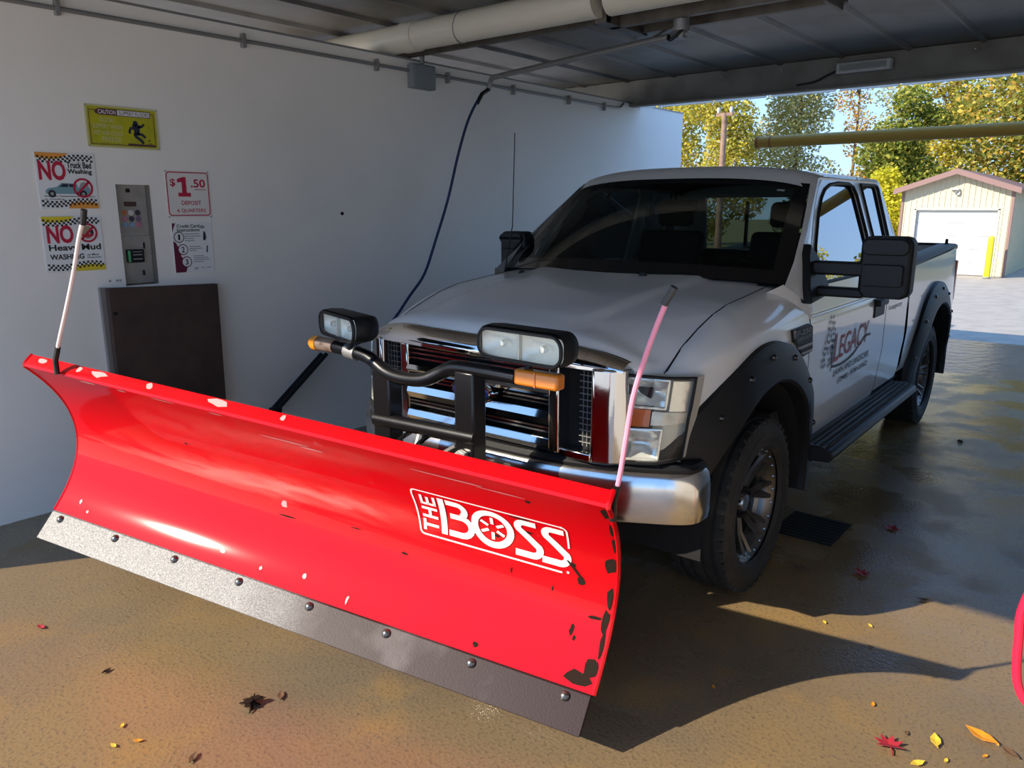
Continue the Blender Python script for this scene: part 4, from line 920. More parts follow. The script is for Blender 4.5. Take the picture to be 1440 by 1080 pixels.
# steel end ribs and back ribs
def rib(x, th, m):
    poly = [(a+.004, b_) for a, b_ in back[:-2]]+[(.22,.70),(.27,.60),(.31,.45),(.30,.30),(.22,.14)]
    return obj('end_rib' if m == 'red_paint' and abs(th) < .013 and x > -.02 else 'back_rib', MB().prism(poly, lambda a, b_: (x-th,a,b_), lambda a, b_: (x,a,b_)), m, MBD, smooth=False)
for x in (-.62,-1.05,-1.7,-2.13): rib(x, .012, 'red_paint')
obj('end_edge', MB().tube([(.006, a+.004, b_) for a, b_ in front], .009, 6), 'red_paint', MBD)
obj('end_edge', MB().tube([(-BL-.004, a+.004, b_) for a, b_ in front], .008, 6), 'red_paint', MBD)
obj('back_tube', MB().box(-BL+.02,-.02,.235,.295,.10,.17).box(-2.3,-.45,.33,.39,.38,.48), 'black_paint', MBD)
# cutting edge
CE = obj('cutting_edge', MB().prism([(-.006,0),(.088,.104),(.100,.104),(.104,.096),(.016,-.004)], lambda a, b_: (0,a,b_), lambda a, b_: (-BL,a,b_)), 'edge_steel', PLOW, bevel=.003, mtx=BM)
cn = Vector((0, -.104, .094)).normalized()
bolt0 = None
for k in range(8):
    x = -(.089+k*.3694)
    if bolt0 is None:
        mq = Vector((0,0,1)).rotation_difference(cn).to_matrix().to_4x4()
        bolt0 = obj('edge_bolt', MB().lathe([(0,.016),(.010,.0145),(.017,.008),(.019,0)], 14, mq), 'wheel_metal', CE); q = bolt0
    else: q = bpy.data.objects.new('edge_bolt', bolt0.data); COL.objects.link(q); q.parent = CE
    q.location = (x, .0735-.002, .080+.002)
# logo on the blade
acc = [0.0]
for i in range(NP): acc.append(acc[-1]+(Vector(face[i+1])-Vector(face[i])).length)
def bsurf(u, sarc, off=-.0025):
    i = 0
    while i < NP-1 and acc[i+1] < sarc: i += 1
    t_ = (sarc-acc[i])/(acc[i+1]-acc[i]); a = Vector(face[i]); c_ = Vector(face[i+1]); p = a+(c_-a)*t_; d = (c_-a).normalized()
    return (-u, p.x+off*d.y, p.y-off*d.x)
s0 = acc[int(NP*.50)]-.02                      # base line of the lettering
def lg(a, b_): return bsurf(.80-a, s0+b_)
def logo(name, parts):
    mb = MB()
    for v, f in parts:
        v, f = slice_y(v, f, .016); mb.add([lg(*p) for p in v], f)
    return obj(name, mb, 'logo_white', MBD, fix=False, smooth=False)
sl = lambda pts: [(a, b_) for a, b_ in pts]
frm = [(.60,.0)]+[(.03,.0)]+arc2d(.025,.02,.02,.02,270,180,4)+[(-.012,.19)]+arc2d(.008,.205,.018,.018,180,90,4)+[(.60,.222)]+arc2d(.60,.200,.022,.022,90,0,4)+[(.624,.115)]
logo('logo_frame', [ribbon2d(frm, .007)])
the = []
def bar(x0, x1, y0, y1): return [(x0,y0),(x1,y0),(x1,y1),(x0,y1)], [(0,1,2,3)]
# THE, turned a quarter turn, reading upwards
tx0, tx1 = .020, .088
the += [bar(tx0, tx0+.013, .020, .072), bar(tx0, tx1, .040, .053)]
the += [bar(tx0, tx1, .081, .094), bar(tx0, tx1, .121, .134), bar(tx0+.028, tx0+.041, .090, .125)]
the += [bar(tx0, tx1, .147, .159), bar(tx0, tx0+.012, .147, .198), bar(tx0+.027, tx0+.039, .147, .192), bar(tx1-.012, tx1, .147, .198)]
logo('logo_lettering', the)
bx0 = .100
B1 = [ribbon2d([(bx0+.013,.022),(bx0+.013,.204)], .026),
      ribbon2d([(bx0+.034,.190),(bx0+.080,.190)]+arc2d(bx0+.080,.158,.030,.032,80,-60,8), .027),
      ribbon2d([(bx0+.044,.120),(bx0+.092,.120)]+arc2d(bx0+.090,.078,.042,.042,75,-90,8)+[(bx0+.034,.036)], .027)]
logo('logo_lettering', B1)
ox, oz = .322, .114
ring = [ribbon2d(ellipse(ox, oz, .074, .078, 36), .028, True)]
for k in range(6):
    a = math.radians(30+60*k); ring.append(ribbon2d([(ox+.020*math.cos(a), oz+.020*math.sin(a)), (ox+.054*math.cos(a), oz+.054*math.sin(a))], .013))
logo('logo_wheel', ring)
for x in (.420, .527):
    S1 = [(x+.082,.190),(x+.035,.190)]+arc2d(x+.032,.164,.024,.026,90,215,6)+[(x+.072,.092)]+arc2d(x+.064,.063,.028,.028,35,-90,6)+[(x-.006,.035)]
    logo('logo_lettering', [ribbon2d(S1, .028)])
logo('logo_mark', [(ellipse(.622,.006,.005,.005,10), [tuple(range(10))])])
# chips and scrapes worn through the paint
def chip(u, t_, pts, m='leaf_dark'):
    mb = MB(); mb.add([bsurf(u-a, acc[-1]*t_+b_, -.0015) for a, b_ in pts], [tuple(range(len(pts)))]); obj('paint_chip', mb, MATS[m], MBD, fix=False, smooth=False)
rnd = random.Random(11)
def blob(rx, ry, k=9): return [((rx*rnd.uniform(.6,1.15))*math.cos(2*PI*i/k), (ry*rnd.uniform(.6,1.15))*math.sin(2*PI*i/k)) for i in range(k)]
for u, t_, rx, ry in ((.012,.93,.018,.045),(.008,.80,.009,.05),(.018,.56,.024,.045),(.006,.68,.008,.06),(.012,.40,.014,.05),(.016,.30,.018,.05),(.010,.20,.010,.05),(.06,.045,.055,.032),(.03,.10,.035,.035),(.125,.44,.018,.016),(.16,.505,.012,.010),
                      (.145,.475,.006,.004),(.055,.30,.03,.008),(.13,.225,.010,.022),(.115,.195,.006,.014),(.33,.62,.018,.006),(.36,.70,.05,.004),(.46,.55,.012,.008),(.30,.86,.014,.012),(1.45,.34,.05,.004),(1.1,.38,.03,.003),(.86,.33,.02,.006),(2.0,.60,.008,.006),(.47,.045,.012,.012),(.40,.40,.004,.015),(.23,.37,.004,.012)):
    chip(u, t_, blob(rx, ry))
chip(.17, .50, [(-.03,.035),(-.02,.035),(.045,-.035),(.04,-.045)])
for u, t_, rx, ry in ((2.35,.985,.05,.010),(2.15,.985,.03,.008),(1.9,.988,.07,.006),(1.62,.985,.04,.006),(1.35,.86,.14,.007),(1.22,.84,.06,.005),(.62,.90,.17,.006),(.40,.885,.10,.004),(1.47,.40,.02,.02),(1.05,.05,.006,.02),(2.55,.05,.01,.008),(2.62,.09,.008,.012),(1.72,.08,.02,.01),(1.50,.06,.008,.01),(1.28,.09,.01,.012)):
    chip(u, t_, blob(rx, ry), 'paint_scuff')
for u, rx in ((2.30,.05),(2.42,.02),(1.62,.06),(1.30,.012),(2.0,.02),(2.66,.03)):
    mb = MB().add([(-u+a, .036+.8*b_-.002, .872+.7*b_) for a, b_ in blob(rx, .016)], [tuple(range(9))]); obj('paint_chip', mb, MATS['paint_scuff'], MBD, fix=False, smooth=False)
# marker rods
def rods(pts, tip, m, band=None):
    pts = [Vector(p)-P0 for p in pts]; sp = smoothpath(pts, 4)
    r = obj('marker_rod', MB().tube(sp, .0085, 8), m, PLOW)
    obj('rod_tip', MB().tube([pts[-1]-(pts[-1]-pts[-2]).normalized()*.055, pts[-1]+(pts[-1]-pts[-2]).normalized()*.005], .0125, 8), 'rod_cap' if m == 'pink_rod' else 'print_black', r)
    obj('rod_spring', MB().tube([pts[0]-Vector((0,0,.06)), pts[0], pts[0]+(pts[1]-pts[0])*.7], .012, 8), 'black_paint', r)
    return r
rods([(1.078,-1.5,.93),(1.098,-1.5,1.021),(1.116,-1.5,1.145),(1.136,-1.5,1.285),(1.168,-1.5,1.40),(1.21,-1.5,1.522),(1.245,-1.5,1.608),(1.256,-1.5,1.627)], 0, 'pink_rod')
rods([(-1.33,-2.2,1.204),(-1.265,-2.2,1.296),(-1.149,-2.2,1.442),(-1.035,-2.2,1.594),(-.942,-2.2,1.737),(-.883,-2.2,1.81),(-.869,-2.2,1.84)], 0, 'pale_rod')
# headgear
def pob(name, mb, m, bevel=0, **k): return obj(name, shift(mb, P0), m, PLOW, bevel, **k)
HY = -1.27
pob('upright', MB().box(-.305,-.195,HY-.03,HY+.05,.42,1.16), 'black_paint', .008); pob('upright', MB().box(.195,.298,HY-.03,HY+.05,.42,1.215), 'black_paint', .008)
barp = [(-.60,HY,1.222),(-.47,HY,1.213),(-.35,HY,1.197),(-.232,HY-.01,1.150),(-.12,HY-.015,1.137),(.01,HY-.015,1.149),(.10,HY,1.19),(.176,HY,1.221),(.33,HY,1.225),(.50,HY,1.222)]
LB = pob('light_bar', MB().tube(smoothpath(barp,4), .030, 12), 'black_paint')
obj('bar_collar', shift(MB().tube([(-.50,HY,1.214),(-.43,HY,1.207)], .036, 12), P0), 'galvanised', LB)
TS = pob('turn_signal', MB().tube([(-.585,HY,1.222),(-.70,HY-.005,1.224)], .034, 14), 'copper_worn')
obj('signal_lens', shift(MB().tube([(-.70,HY-.005,1.224),(-.735,HY-.006,1.224),(-.755,HY-.006,1.224),(-.762,HY-.006,1.224)], [.037,.036,.026,.006], 14), P0), 'amber_bright', TS)
TS = pob('turn_signal', MB().box(.50,.705,HY-.028,HY+.028,1.20,1.262), 'amber', .012)
obj('signal_rib', shift(MB().box(.60,.606,HY-.031,HY-.02,1.203,1.259), P0), 'amber_strip', TS)
pob('cross_tube', MB().tube([(-.305,HY-.01,.925),(.30,HY-.01,.945)], .033, 12), 'black_paint')
pob('lower_frame', MB().box(-.34,.34,HY-.02,HY+.06,.42,.50).box(-.36,-.28,HY,-.75,.42,.54).box(.28,.36,HY,-.75,.42,.54), 'black_paint', .006)
pob('lift_cylinder', MB().tube([(-.02,HY-.05,.80),(-.02,HY-.16,.40)], .04, 12).tube([(-.02,HY,.93),(-.02,HY-.06,.78)], .02, 10), 'galvanised')
pob('coil_spring', MB().tube([(.075+.03*math.cos(a), HY-.03+.03*math.sin(a), .70+.012*a/2) for a in [i*.5 for i in range(40)]], .006, 5), 'wheel_metal')
pob('hose_loop', MB().tube(smoothpath([(-.10,HY+.02,.90),(-.12,HY-.06,.86),(-.11,HY-.07,.78),(-.10,HY-.03,.70)],4), .011, 6).tube(smoothpath([(.02,HY+.02,.91),(.0,HY-.07,.86),(.0,HY-.07,.76),(.03,HY-.03,.70)],4), .011, 6), 'black_gloss')
pob('brace_rod', MB().tube([(.04,HY-.02,.80),(.20,HY-.03,.90)], .009, 6), 'galvanised')
pob('grey_bracket', MB().prism([(.205,.74),(.27,.74),(.27,.885),(.235,.895),(.205,.87)], lambda x, z: (x,HY-.055,z), lambda x, z: (x,HY-.03,z)), 'lens_frost', .004)
pob('push_frame', MB().add([(-.30,-.85,.42),(.30,-.85,.42),(-.06,-1.62,.36),(-.30,-.85,.52),(.30,-.85,.52),(-.06,-1.62,.46),(-.18,-1.64,.36),(-.18,-1.64,.46)], [(0,1,2,6),(3,7,5,4),(0,6,7,3),(1,4,5,2),(6,2,5,7),(0,3,4,1)]), 'black_paint')
pob('angle_cylinder', MB().tube([(.10,-1.20,.42),(.52,-1.42,.42)], .035, 12), 'black_paint'); pob('angle_cylinder', MB().tube([(-.25,-1.25,.46),(-.85,-1.72,.56)], .035, 12), 'black_paint')
# work lights
def work_light(cx, cy, cz, yaw, wd, hh, tilt_=0):
    M_ = Matrix.Translation(Vector((cx, cy, cz))-P0) @ Matrix.Rotation(yaw, 4, 'Z')
    prof_ = rrect(-wd/2, wd/2, -hh/2, hh/2, hh*.42, 6)
    mb = MB(); sc = [(-.0,1.0),(.045,1.04),(.09,.98),(.125,.80),(.14,.5)]
    vs = [(p[0]*k, y, p[1]*k+.004) for y, k in sc for p in prof_]; n2 = len(prof_)
    fs = [(i*n2+j, i*n2+(j+1) % n2, (i+1)*n2+(j+1) % n2, (i+1)*n2+j) for i in range(len(sc)-1) for j in range(n2)] + [tuple(range(4*n2, 5*n2))]
    h = obj('work_light', mb.add(vs, fs), 'black_plastic', PLOW, angle=35, mtx=M_)
    p2 = rrect(-wd/2+.014, wd/2-.014, -hh/2+.012, hh/2-.012, (hh-.024)*.42, 6)
    ln = obj('lens', MB().flat(p2, lambda x, z: (x, -.010, z)), 'clear_lens', h)
    for c0, c1 in ((-wd/2+.012, 0), (0, wd/2-.012)):
        cm = (c0+c1)/2; hw_ = (c1-c0)/2; hz = hh/2-.010
        obj('lamp_reflector', MB().grid(lambda u, v: (c0+(c1-c0)*u, .012+.045*(1-abs(2*u-1)**2.2)*(1-abs(2*v-1)**2.2), -hz*(1-.25*abs(2*(c0+(c1-c0)*u)/wd)**6)+2*hz*v*(1-.25*abs(2*(c0+(c1-c0)*u)/wd)**6)), 14, 10), 'lamp_bowl', h)
        obj('bulb', MB().lathe([(0,-.012),(.010,-.010),(.014,0),(.012,.02),(0,.022)], 12, Matrix.Translation((cm,.030,0)) @ Matrix.Rotation(PI/2,4,'X')), 'reflector', h)
    obj('lens_rib', MB().box(-.005,.005,-.006,.014,-hh*.40,hh*.40), 'lamp_grey', h, bevel=.003)
    obj('bezel', MB().tube([(p[0], -.006, p[1]) for p in rrect(-wd/2+.009, wd/2-.009, -hh/2+.007, hh/2-.007, (hh-.014)*.42, 6)]+[(wd/2-.009, -.006, hh/2-.007-(hh-.014)*.42)], .008, 6, False), 'black_plastic', h)
    obj('stalk', MB().tube([(0,.06,-hh/2),(0,.05,-hh/2-.05)], .016, 8), 'black_plastic', h)
    return h
work_light(.535, -1.305, 1.350, math.radians(-3), .425, .125)
work_light(-.47, -1.345, 1.335, math.radians(-16), .40, .115)

# ------------------------------------------------------------------ floor drain, red hose, leaves
t = empty('floor_drain', (.97, .94, 0)); tag(t, 'dark rectangular drain grate in the floor behind the front wheel', 'drain')
obj('pit', MB().box(-.17,.17,-.20,.20,.001,.004), 'dark_void', t)
for k in range(9): obj('grate_bar', MB().box(-.16,.16,-.185+k*.044,-.173+k*.044,.003,.008), 'grate_dark', t)
rh = [(2.60,-.60,1.9),(2.45,-.60,1.3),(2.20,-.60,.75),(2.137,-.60,.558),(2.137,-.6,.426),(2.152,-.6,.275),(2.20,-.6,.20),(2.30,-.6,.19),(2.42,-.6,.30),(2.60,-.6,.75),(2.85,-.6,1.25),(3.17,-.6,1.5)]
t = empty('wash_hose', (2.3, -.6, 0)); tag(t, 'bright red wash hose looping down at the right edge of the bay', 'hose')
obj('hose_line', shift(MB().tube(smoothpath(rh,5), .0145, 10), (2.3,-.6,0)), 'red_hose', t)
obj('hose_fitting', shift(MB().tube([(2.62,-.6,1.98),(2.60,-.6,1.88)], .024, 10), (2.3,-.6,0)), 'galvanised', t)
obj('hose_arm', shift(MB().tube([(3.2,-.6,2.05),(2.62,-.6,2.05),(2.62,-.6,1.96)], .016, 8), (2.3,-.6,0)), 'galvanised', t)

def leaf(name, x, y, size, m, label, group=None, rz=0, lobes=5, curl=.25):
    mb = MB(); pts = []
    for i in range(lobes*2+1):
        a = PI*(-.15+1.3*i/(lobes*2)) ; r = size*(1.0 if i % 2 == 0 else .55)*(1 if lobes > 2 else .8)
        pts.append((r*math.cos(a), r*math.sin(a)))
    pts = pts if lobes > 2 else [(0,-size),(size*.4,-size*.3),(size*.42,size*.25),(0,size),(-size*.42,size*.25),(-size*.4,-size*.3)]
    zf = lambda p: .004+curl*(abs(p[0])**1.5+abs(p[1])**1.5*.6)/size**.5
    top = [(p[0], p[1], zf(p)+.0015) for p in pts]; bot = [(p[0], p[1], zf(p)) for p in pts]; n2 = len(pts)
    c1 = (0, size*.15, .005); c2 = (0, size*.15, .0035)
    mb.add(top+[c1], [(i, (i+1) % n2, n2) for i in range(n2)]); mb.add(bot+[c2], [((i+1) % n2, i, n2) for i in range(n2)])
    mb.add(top+bot, [(i, i+n2, (i+1) % n2+n2, (i+1) % n2) for i in range(n2)])
    root = empty(name, (x, y, 0), rz); tag(root, label, 'leaf', group)
    obj('blade', mb, m, root, smooth=False, fix=False)
    obj('stem', MB().tube([(0,0,.005),(size*.1,-size*.5,.008),(size*.05,-size*1.0,.006)], size*.045, 5), m, root)
    return root
FL = [('maple_leaf',1.828,-.831,.052,'leaf_red','dark red maple leaf on the floor near the lower right corner',5,.4),('oak_leaf',2.073,-.569,.06,'leaf_orange','large orange leaf on the floor near the red hose',2,1.2),
      ('maple_leaf',1.346,1.213,.045,'leaf_red','small red leaf on the wet floor beside the truck step',5,2.0),('maple_leaf',1.367,.491,.05,'leaf_red','dull red leaf lying in the shade behind the front tyre',5,-.6),
      ('fallen_leaf',-1.354,-2.396,.028,'leaf_red','tiny red leaf on the tan floor in front of the blade end',2,1.7),('fallen_leaf',-.079,-2.014,.030,'leaf_brown','single brown leaf on the floor below the blade middle',2,.9),
      ('fallen_leaf',1.687,.395,.03,'leaf_brown','brown leaf on the bright floor strip near the shadow edge',2,1.9),('fallen_leaf',-.774,-2.365,.022,'leaf_dark','dark leaf scrap on the tan floor at lower left',2,.2),
      ('fallen_leaf',-.016,-2.41,.028,'leaf_brown','brown leaf at the bottom edge of the floor left of centre',2,.6),('oak_leaf',1.95,-.70,.04,'leaf_yellow','yellow leaf between the red leaf and the orange leaf',2,.3),
      ('fallen_leaf',1.927,-.866,.03,'leaf_yellow','pale yellow leaf just below the dark red maple leaf',2,2.5),('fallen_leaf',2.164,-.605,.035,'leaf_brown','curled brown leaf right of the large orange leaf',2,1.0),
      ('fallen_leaf',1.315,3.443,.05,'leaf_dark','dark wet leaf on the floor beside the rear tyre',2,.3),('fallen_leaf',1.10,.37,.05,'leaf_brown','curled brown leaf beside the front tyre',2,1.3)]
for nm, x, y, sz, m_, lab, lb, rz in FL: leaf(nm, x, y, sz, m_, lab, None, rz, lb)
tg = empty('leaf_clump', (-.125,-2.109,0)); tag(tg, 'dark tangle of wet leaves and twigs on the floor before the blade', 'debris')
for k in range(7):
    mb = MB().tube([(rnd.uniform(-.05,.05), rnd.uniform(-.04,.04), .006), (rnd.uniform(-.03,.03), rnd.uniform(-.03,.03), .016), (rnd.uniform(-.07,.07), rnd.uniform(-.05,.05), .006)], .003, 5); obj('twig', mb, 'leaf_dark', tg)
for k in range(5):
    a = rnd.uniform(0, 6.3); cx, cy = rnd.uniform(-.03,.03), rnd.uniform(-.025,.025)
    obj('leaf_scrap', MB().prism(blob(.026,.016,7), lambda p, q: (cx+p*math.cos(a)-q*math.sin(a), cy+p*math.sin(a)+q*math.cos(a), .008+.004*k+.2*abs(p)), lambda p, q: (cx+p*math.cos(a)-q*math.sin(a), cy+p*math.sin(a)+q*math.cos(a), .010+.004*k+.2*abs(p))), 'leaf_dark', tg)
SCR = [(-.377,-2.485,'leaf_yellow','tiny yellow leaf scrap at lower left, highest of three there'),(-.249,-2.487,'leaf_orange','tiny orange leaf scrap at lower left, rightmost of three there'),(-.291,-2.555,'leaf_yellow','tiny yellow leaf scrap at lower left, lowest of three there'),
       (1.60,-.20,'leaf_brown','tiny brown leaf scrap on the edge of the plow shadow'),(1.55,-.02,'leaf_yellow','tiny yellow leaf scrap in the bright strip behind the plow shadow'),(1.72,-.62,'leaf_orange','tiny orange leaf scrap just above the dark red maple leaf'),
       (2.0,-.79,'leaf_yellow','small yellow leaf scrap below the large orange leaf'),(1.86,-.72,'leaf_brown','tiny brown leaf scrap between the maple leaf and the yellow leaf'),(1.38,-.12,'leaf_yellow','tiny yellow leaf scrap at the pointed end of the bright strip'),
       (1.2,-.9,'leaf_orange','tiny orange leaf scrap in the plow shadow right of the blade'),(2.1,-.68,'leaf_orange','tiny orange leaf scrap touching the shade beside the curled brown leaf')]
for x, y, m_, lab in SCR: leaf('leaf_scrap', x, y, .013+.006*rnd.random(), m_, lab, 'leaf scraps on the floor', rnd.uniform(0,6), 2)

# ------------------------------------------------------------------ outside: clearance bars, pole, shed, bollard
t = empty('clearance_bar', (0, 5.7, 2.60)); tag(t, 'long mustard yellow clearance pipe hanging across the rear opening', 'clearance bar')
obj('pipe', MB().tube([(-1.48,0,0),(2.9,0,0)], .065, 20), 'bar_yellow', t)
obj('end_cap', MB().lathe([(0,.012),(.05,.012),(.069,.0),(.069,-.035),(.065,-.035)], 20, Matrix.Translation((-1.485,0,0)) @ Matrix.Rotation(-PI/2,4,'Y')), 'bar_rust', t)
obj('band', MB().tube([(-1.32,0,0),(-1.298,0,0)], .0675, 20), 'bar_rust', t)
for x in (1.9, 2.9): obj('chain', MB().tube([(x,0,.06),(x,-.46,.62)], .008, 6), 'galvanised', t)
t = empty('utility_pole', (-6.6, 16, 0)); tag(t, 'thin brown wooden utility pole rising behind the truck roof', 'pole')
obj('shaft', MB().tube([(0,0,0),(0,0,4.2)], [.085,.07], 12), 'wood_pole', t); obj('crossarm', MB().box(-.22,.22,-.04,.04,4.12,4.2), 'wood_pole', t); obj('insulator', MB().lathe([(0,.14),(.04,.13),(.05,.06),(.03,0)], 10, Matrix.Translation((-.17,0,4.2))), 'white_light', t); obj('insulator', MB().lathe([(0,.14),(.04,.13),(.05,.06),(.03,0)], 10, Matrix.Translation((.17,0,4.2))), 'white_light', t)

SH = empty('storage_shed', (-2.12, 21.5, 0)); tag(SH, 'small cream metal shed with maroon roof and white roll-up door', 'shed')
hw, ev, rg, dp_ = 1.36, 2.33, 2.78, 6.0
front_o = [(-hw,0),(hw,0),(hw,ev),(0,rg),(-hw,ev)]
dh = [(-.98,0.001),(-.98,1.79),(1.05,1.79),(1.05,0.001)]
mb = MB().plate([(-hw,0),(-.98,0),(-.98,1.79),(1.05,1.79),(1.05,0),(hw,0),(hw,ev),(0,rg),(-hw,ev)], [], lambda x, z: (x,0,z), lambda x, z: (x,.08,z))
FW = obj('front_wall', mb, 'siding_cream', SH, smooth=False)
mb = MB()
for k in range(19):
    x = -1.29+k*.1435; zb = 1.82 if -1.0 < x < 1.07 else .01; zt = ev+(rg-ev)*(1-abs(x)/hw)-.06
    mb.prism([(x-.026,0),(x-.012,-.018),(x+.012,-.018),(x+.026,0)], lambda a, y: (a,y,zb), lambda a, y: (a,y,zt))
tag(obj('siding_ribs', mb, 'siding_cream', FW, smooth=False), kind='stuff')
for s in (-1, 1):
    sw = obj('side_wall', MB().box(*sorted((s*(hw-.06), s*hw)), .08, dp_, 0, ev), 'siding_cream', SH, smooth=False)
    mb = MB()
    for k in range(30): mb.box(*sorted((s*hw, s*(hw+.016))), .12+k*.195, .155+k*.195, 0, ev)
    tag(obj('siding_ribs', mb, 'siding_cream', sw, smooth=False), kind='stuff')
    obj('corner_trim', MB().box(*sorted((s*(hw-.03), s*(hw+.035))), -.035, .03, 0, ev), 'shed_trim', SH, smooth=False)
    ex, ez = s*(hw+.20), ev-.20*(rg-ev)/hw
    obj('roof_slope', MB().prism([(0,rg+.03),(ex,ez+.03),(ex,ez+.10),(0,rg+.12)], lambda x, z: (x,-.32,z), lambda x, z: (x,dp_+.3,z)), 'shed_roof', SH, smooth=False)
    obj('rake_trim', MB().prism([(0,rg-.03),(ex,ez-.05),(ex,ez+.08),(0,rg+.10)], lambda x, z: (x,-.34,z), lambda x, z: (x,-.32,z)), 'shed_trim', SH, smooth=False)
obj('back_wall', MB().prism(front_o, lambda x, z: (x,dp_-.05,z), lambda x, z: (x,dp_,z)), 'siding_cream', SH, smooth=False)
DR = obj('roll_door', MB().box(-.98,1.05,.10,.13,0,1.79), 'door_white', SH, smooth=False)
for k in range(5):
    z0 = .01+k*.356
    pn = obj('door_section', MB().box(-.97,1.04,.085,.10,z0,z0+.345), 'door_white', DR, bevel=.012)
    mb = MB()
    for j in range(4): mb.box(-.88+j*.485, -.50+j*.485, .079, .086, z0+.06, z0+.285)
    tag(obj('raised_panels', mb, 'door_white', pn, bevel=.006), kind='stuff')
obj('door_jamb', MB().box(-1.02,-.975,-.02,.10,0,1.82).box(1.045,1.09,-.02,.10,0,1.82).box(-1.02,1.09,-.02,.10,1.785,1.84), 'jamb_cream', SH, smooth=False)
obj('wall_lamp', MB().box(-.14,.06,-.10,0,2.33,2.37).lathe([(0,-.02),(.05,-.01),(.07,.03),(.06,.05)], 12, Matrix.Translation((.03,-.03,2.25)) @ Matrix.Rotation(PI/2,4,'X')), 'white_light', SH)
t = empty('bollard', (-1.06, 20.9, 0)); tag(t, 'yellow steel bollard standing beside the shed door', 'bollard')
obj('post', MB().lathe([(0,1.12),(.05,1.11),(.075,1.07),(.08,1.0),(.08,0)], 18), 'bollard_yellow', t); obj('base_collar', MB().lathe([(.081,.03),(.10,.02),(.10,0)], 18), 'box_grey', t)

# ------------------------------------------------------------------ trees
PAL = {'gold': [(.62,.50,.06),(.52,.46,.09),(.42,.42,.08),(.66,.54,.14)], 'green': [(.16,.21,.04),(.22,.26,.05),(.30,.31,.06),(.42,.38,.07)], 'orange': [(.62,.30,.05),(.52,.25,.06),(.42,.34,.07),(.60,.42,.10)],
       'mix': [(.22,.24,.05),(.36,.34,.07),(.56,.36,.07),(.60,.46,.09),(.15,.18,.04)], 'bush': [(.66,.60,.04),(.55,.55,.05),(.72,.62,.08)], 'pale': [(.50,.48,.20),(.42,.42,.16),(.58,.50,.22)]}
def crown_mesh(name, blobs, n_leaves, pal, size, seed, hang=False):
    rd = random.Random(seed); vs = []; fs = []; cols = []
    tot = sum(b_[3]*b_[4] for b_ in blobs)
    for (cx, cy, cz, rx, rz_) in blobs:
        n2 = int(n_leaves*rx*rz_/tot)
        for _ in range(n2):
            while True:
                p = Vector((rd.uniform(-1,1), rd.uniform(-1,1), rd.uniform(-1,1)))
                if .15 < p.length < 1: break
            c0 = Vector((cx+p.x*rx, cy+p.y*rx, cz+p.z*rz_))
            a = Vector((rd.gauss(0,1), rd.gauss(0,1), rd.gauss(0,.6))).normalized(); q = a.cross(Vector((rd.gauss(0,1), rd.gauss(0,1), rd.gauss(0,1)))).normalized()
            sz = size*rd.uniform(.6,1.35); k = len(vs)
            w2 = a*sz*.5; h2 = q*sz*.36
            vs += [c0-w2, c0+h2, c0+w2, c0-h2]; fs.append((k,k+1,k+2,k+3))
            c_ = rd.choice(pal); g = rd.uniform(.8,1.2); cols += [(c_[0]*g, c_[1]*g, c_[2]*g, 1)]*4
    me = bpy.data.meshes.new(name); me.from_pydata([tuple(v) for v in vs], [], fs)
    at2 = me.color_attributes.new('leafcol', 'FLOAT_COLOR', 'POINT'); at2.data.foreach_set('color', [x for c_ in cols for x in c_])
    me.materials.append(MATS['foliage']); return me
def tree(name, x, y, h, r, pal, n_leaves, label, seed, cat='tree', size=.22, trunk_r=.16, low=.28, nb=9, branches=6):
    size *= .74; n_leaves = int(n_leaves*1.6)
    rd = random.Random(seed); root = empty(name, (x, y, 0)); tag(root, label, cat, 'trees beyond the bay')
    blobs = []
    for k in range(nb):
        f = k/(nb-1) if nb > 1 else .5; zz = h*(low+(1-low)*f*.93); rr = r*(1-.55*abs(f-.42)**1.3*1.6)*rd.uniform(.55,.8)
        a = rd.uniform(0, 2*PI); off = r*.5*rd.random(); blobs.append((off*math.cos(a), off*math.sin(a), zz, max(.3, rr), max(.3, rr*.8)))
    o_ = bpy.data.objects.new('foliage', crown_mesh('foliage', blobs, n_leaves, PAL[pal], size, seed)); COL.objects.link(o_); o_.parent = root; o_['kind'] = 'stuff'
    lean = rd.uniform(-.5,.5)
    top = Vector((lean, rd.uniform(-.3,.3), h*.9))
    if trunk_r:
        obj('trunk', MB().tube(smoothpath([(0,0,-.05),(lean*.2,0,h*.3),(lean*.5,.1,h*.6),tuple(top)],3), [trunk_r*(1-.8*i/9) for i in range(10)], 8), 'bark', root)
        for k in range(branches):
            b_ = blobs[rd.randrange(len(blobs))]; z0 = max(h*.2, b_[2]-r*.7); f = z0/h
            obj('branch', MB().tube(smoothpath([(lean*f*.6,0,z0),(b_[0]*.6,b_[1]*.6,(z0+b_[2])/2+.1),(b_[0]*1.4,b_[1]*1.4,b_[2]+.3)],3), [trunk_r*.4,trunk_r*.36,trunk_r*.33,trunk_r*.28,trunk_r*.2,trunk_r*.14,trunk_r*.08], 6), 'bark', root)
    return root
tree('maple_tree', -0.9, 33, 12.5, 4.4, 'mix', 34000, 'big dense tree with orange and green leaves behind the shed', 21, size=.25, trunk_r=.28, low=.14, nb=18)
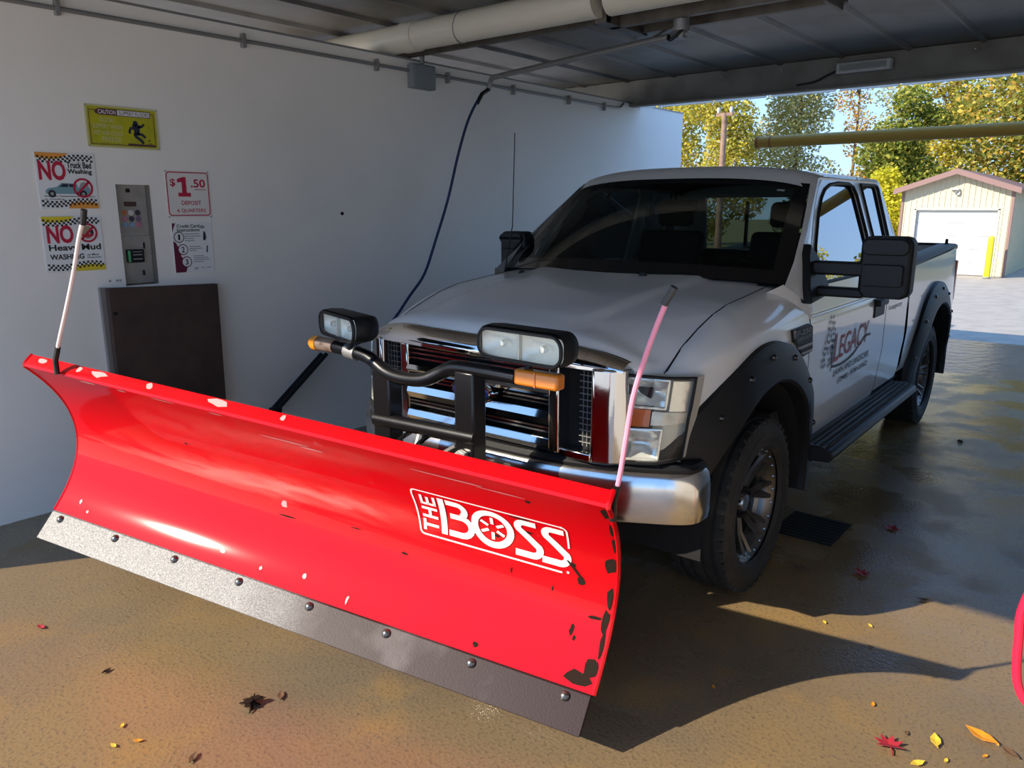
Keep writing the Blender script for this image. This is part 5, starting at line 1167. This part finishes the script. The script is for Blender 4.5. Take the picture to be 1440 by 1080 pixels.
tree('maple_tree', -5.4, 37, 12, 2.6, 'gold', 9000, 'golden tree with dark forked branches above the yellow bar', 23, size=.22, trunk_r=.17, low=.26, nb=10, branches=12)
tree('poplar_tree', -8.6, 41, 12, 1.7, 'pale', 1600, 'thin nearly bare tree against the blue sky gap', 24, size=.20, trunk_r=.12, low=.3, nb=7, branches=9)
tree('ash_tree', -10.9, 42, 12, 1.7, 'orange', 1500, 'slim tree with sparse russet leaves left of the sky gap', 25, size=.2, trunk_r=.12, low=.3, nb=7, branches=9)
tree('willow_tree', -11.2, 34, 11, 2.2, 'pale', 9000, 'pale drooping tree behind the end of the yellow bar', 26, size=.20, trunk_r=.15, low=.12, nb=11)
tree('birch_tree', -13.4, 31, 12, 2.3, 'gold', 11000, 'yellow tree between the wall end and the wooden pole', 27, size=.21, trunk_r=.15, low=.1, nb=12)
tree('birch_tree', -17.2, 33, 12, 2.8, 'gold', 10000, 'yellow green tree partly hidden by the end of the white wall', 28, size=.21, trunk_r=.15, low=.1, nb=12)
tree('hedge_shrub', -4.9, 25.5, 3.0, 1.15, 'bush', 4200, 'bright yellow bush left of the shed', 29, cat='bush', size=.15, trunk_r=.05, low=.15, nb=5, branches=3)
tree('thicket_tree', -5.3, 29.4, 6.0, 1.7, 'green', 9000, 'green leafy tree directly behind the shed roof', 30, size=.2, trunk_r=.12, low=.1, nb=9)
tree('thicket_tree', -7.7, 36, 4.0, 1.7, 'orange', 3600, 'low orange thicket seen under the yellow bar', 31, size=.18, trunk_r=.07, low=.1, nb=6)
tree('thicket_tree', -15.6, 27.5, 4.6, 1.8, 'bush', 4200, 'low bright yellow thicket behind the pole foot', 32, size=.18, trunk_r=.07, low=.1, nb=7)
tree('field_tree', 16, 50, 8.0, 2.8, 'gold', 3000, 'round golden tree far to the right mirrored in the door glass', 33, size=.30, trunk_r=.2, low=.2, nb=8)
tree('field_tree', 10.6, 47, 5.5, 2.2, 'mix', 2600, 'low autumn tree far away just right of the shed', 34, size=.30, trunk_r=.2, low=.2, nb=8)
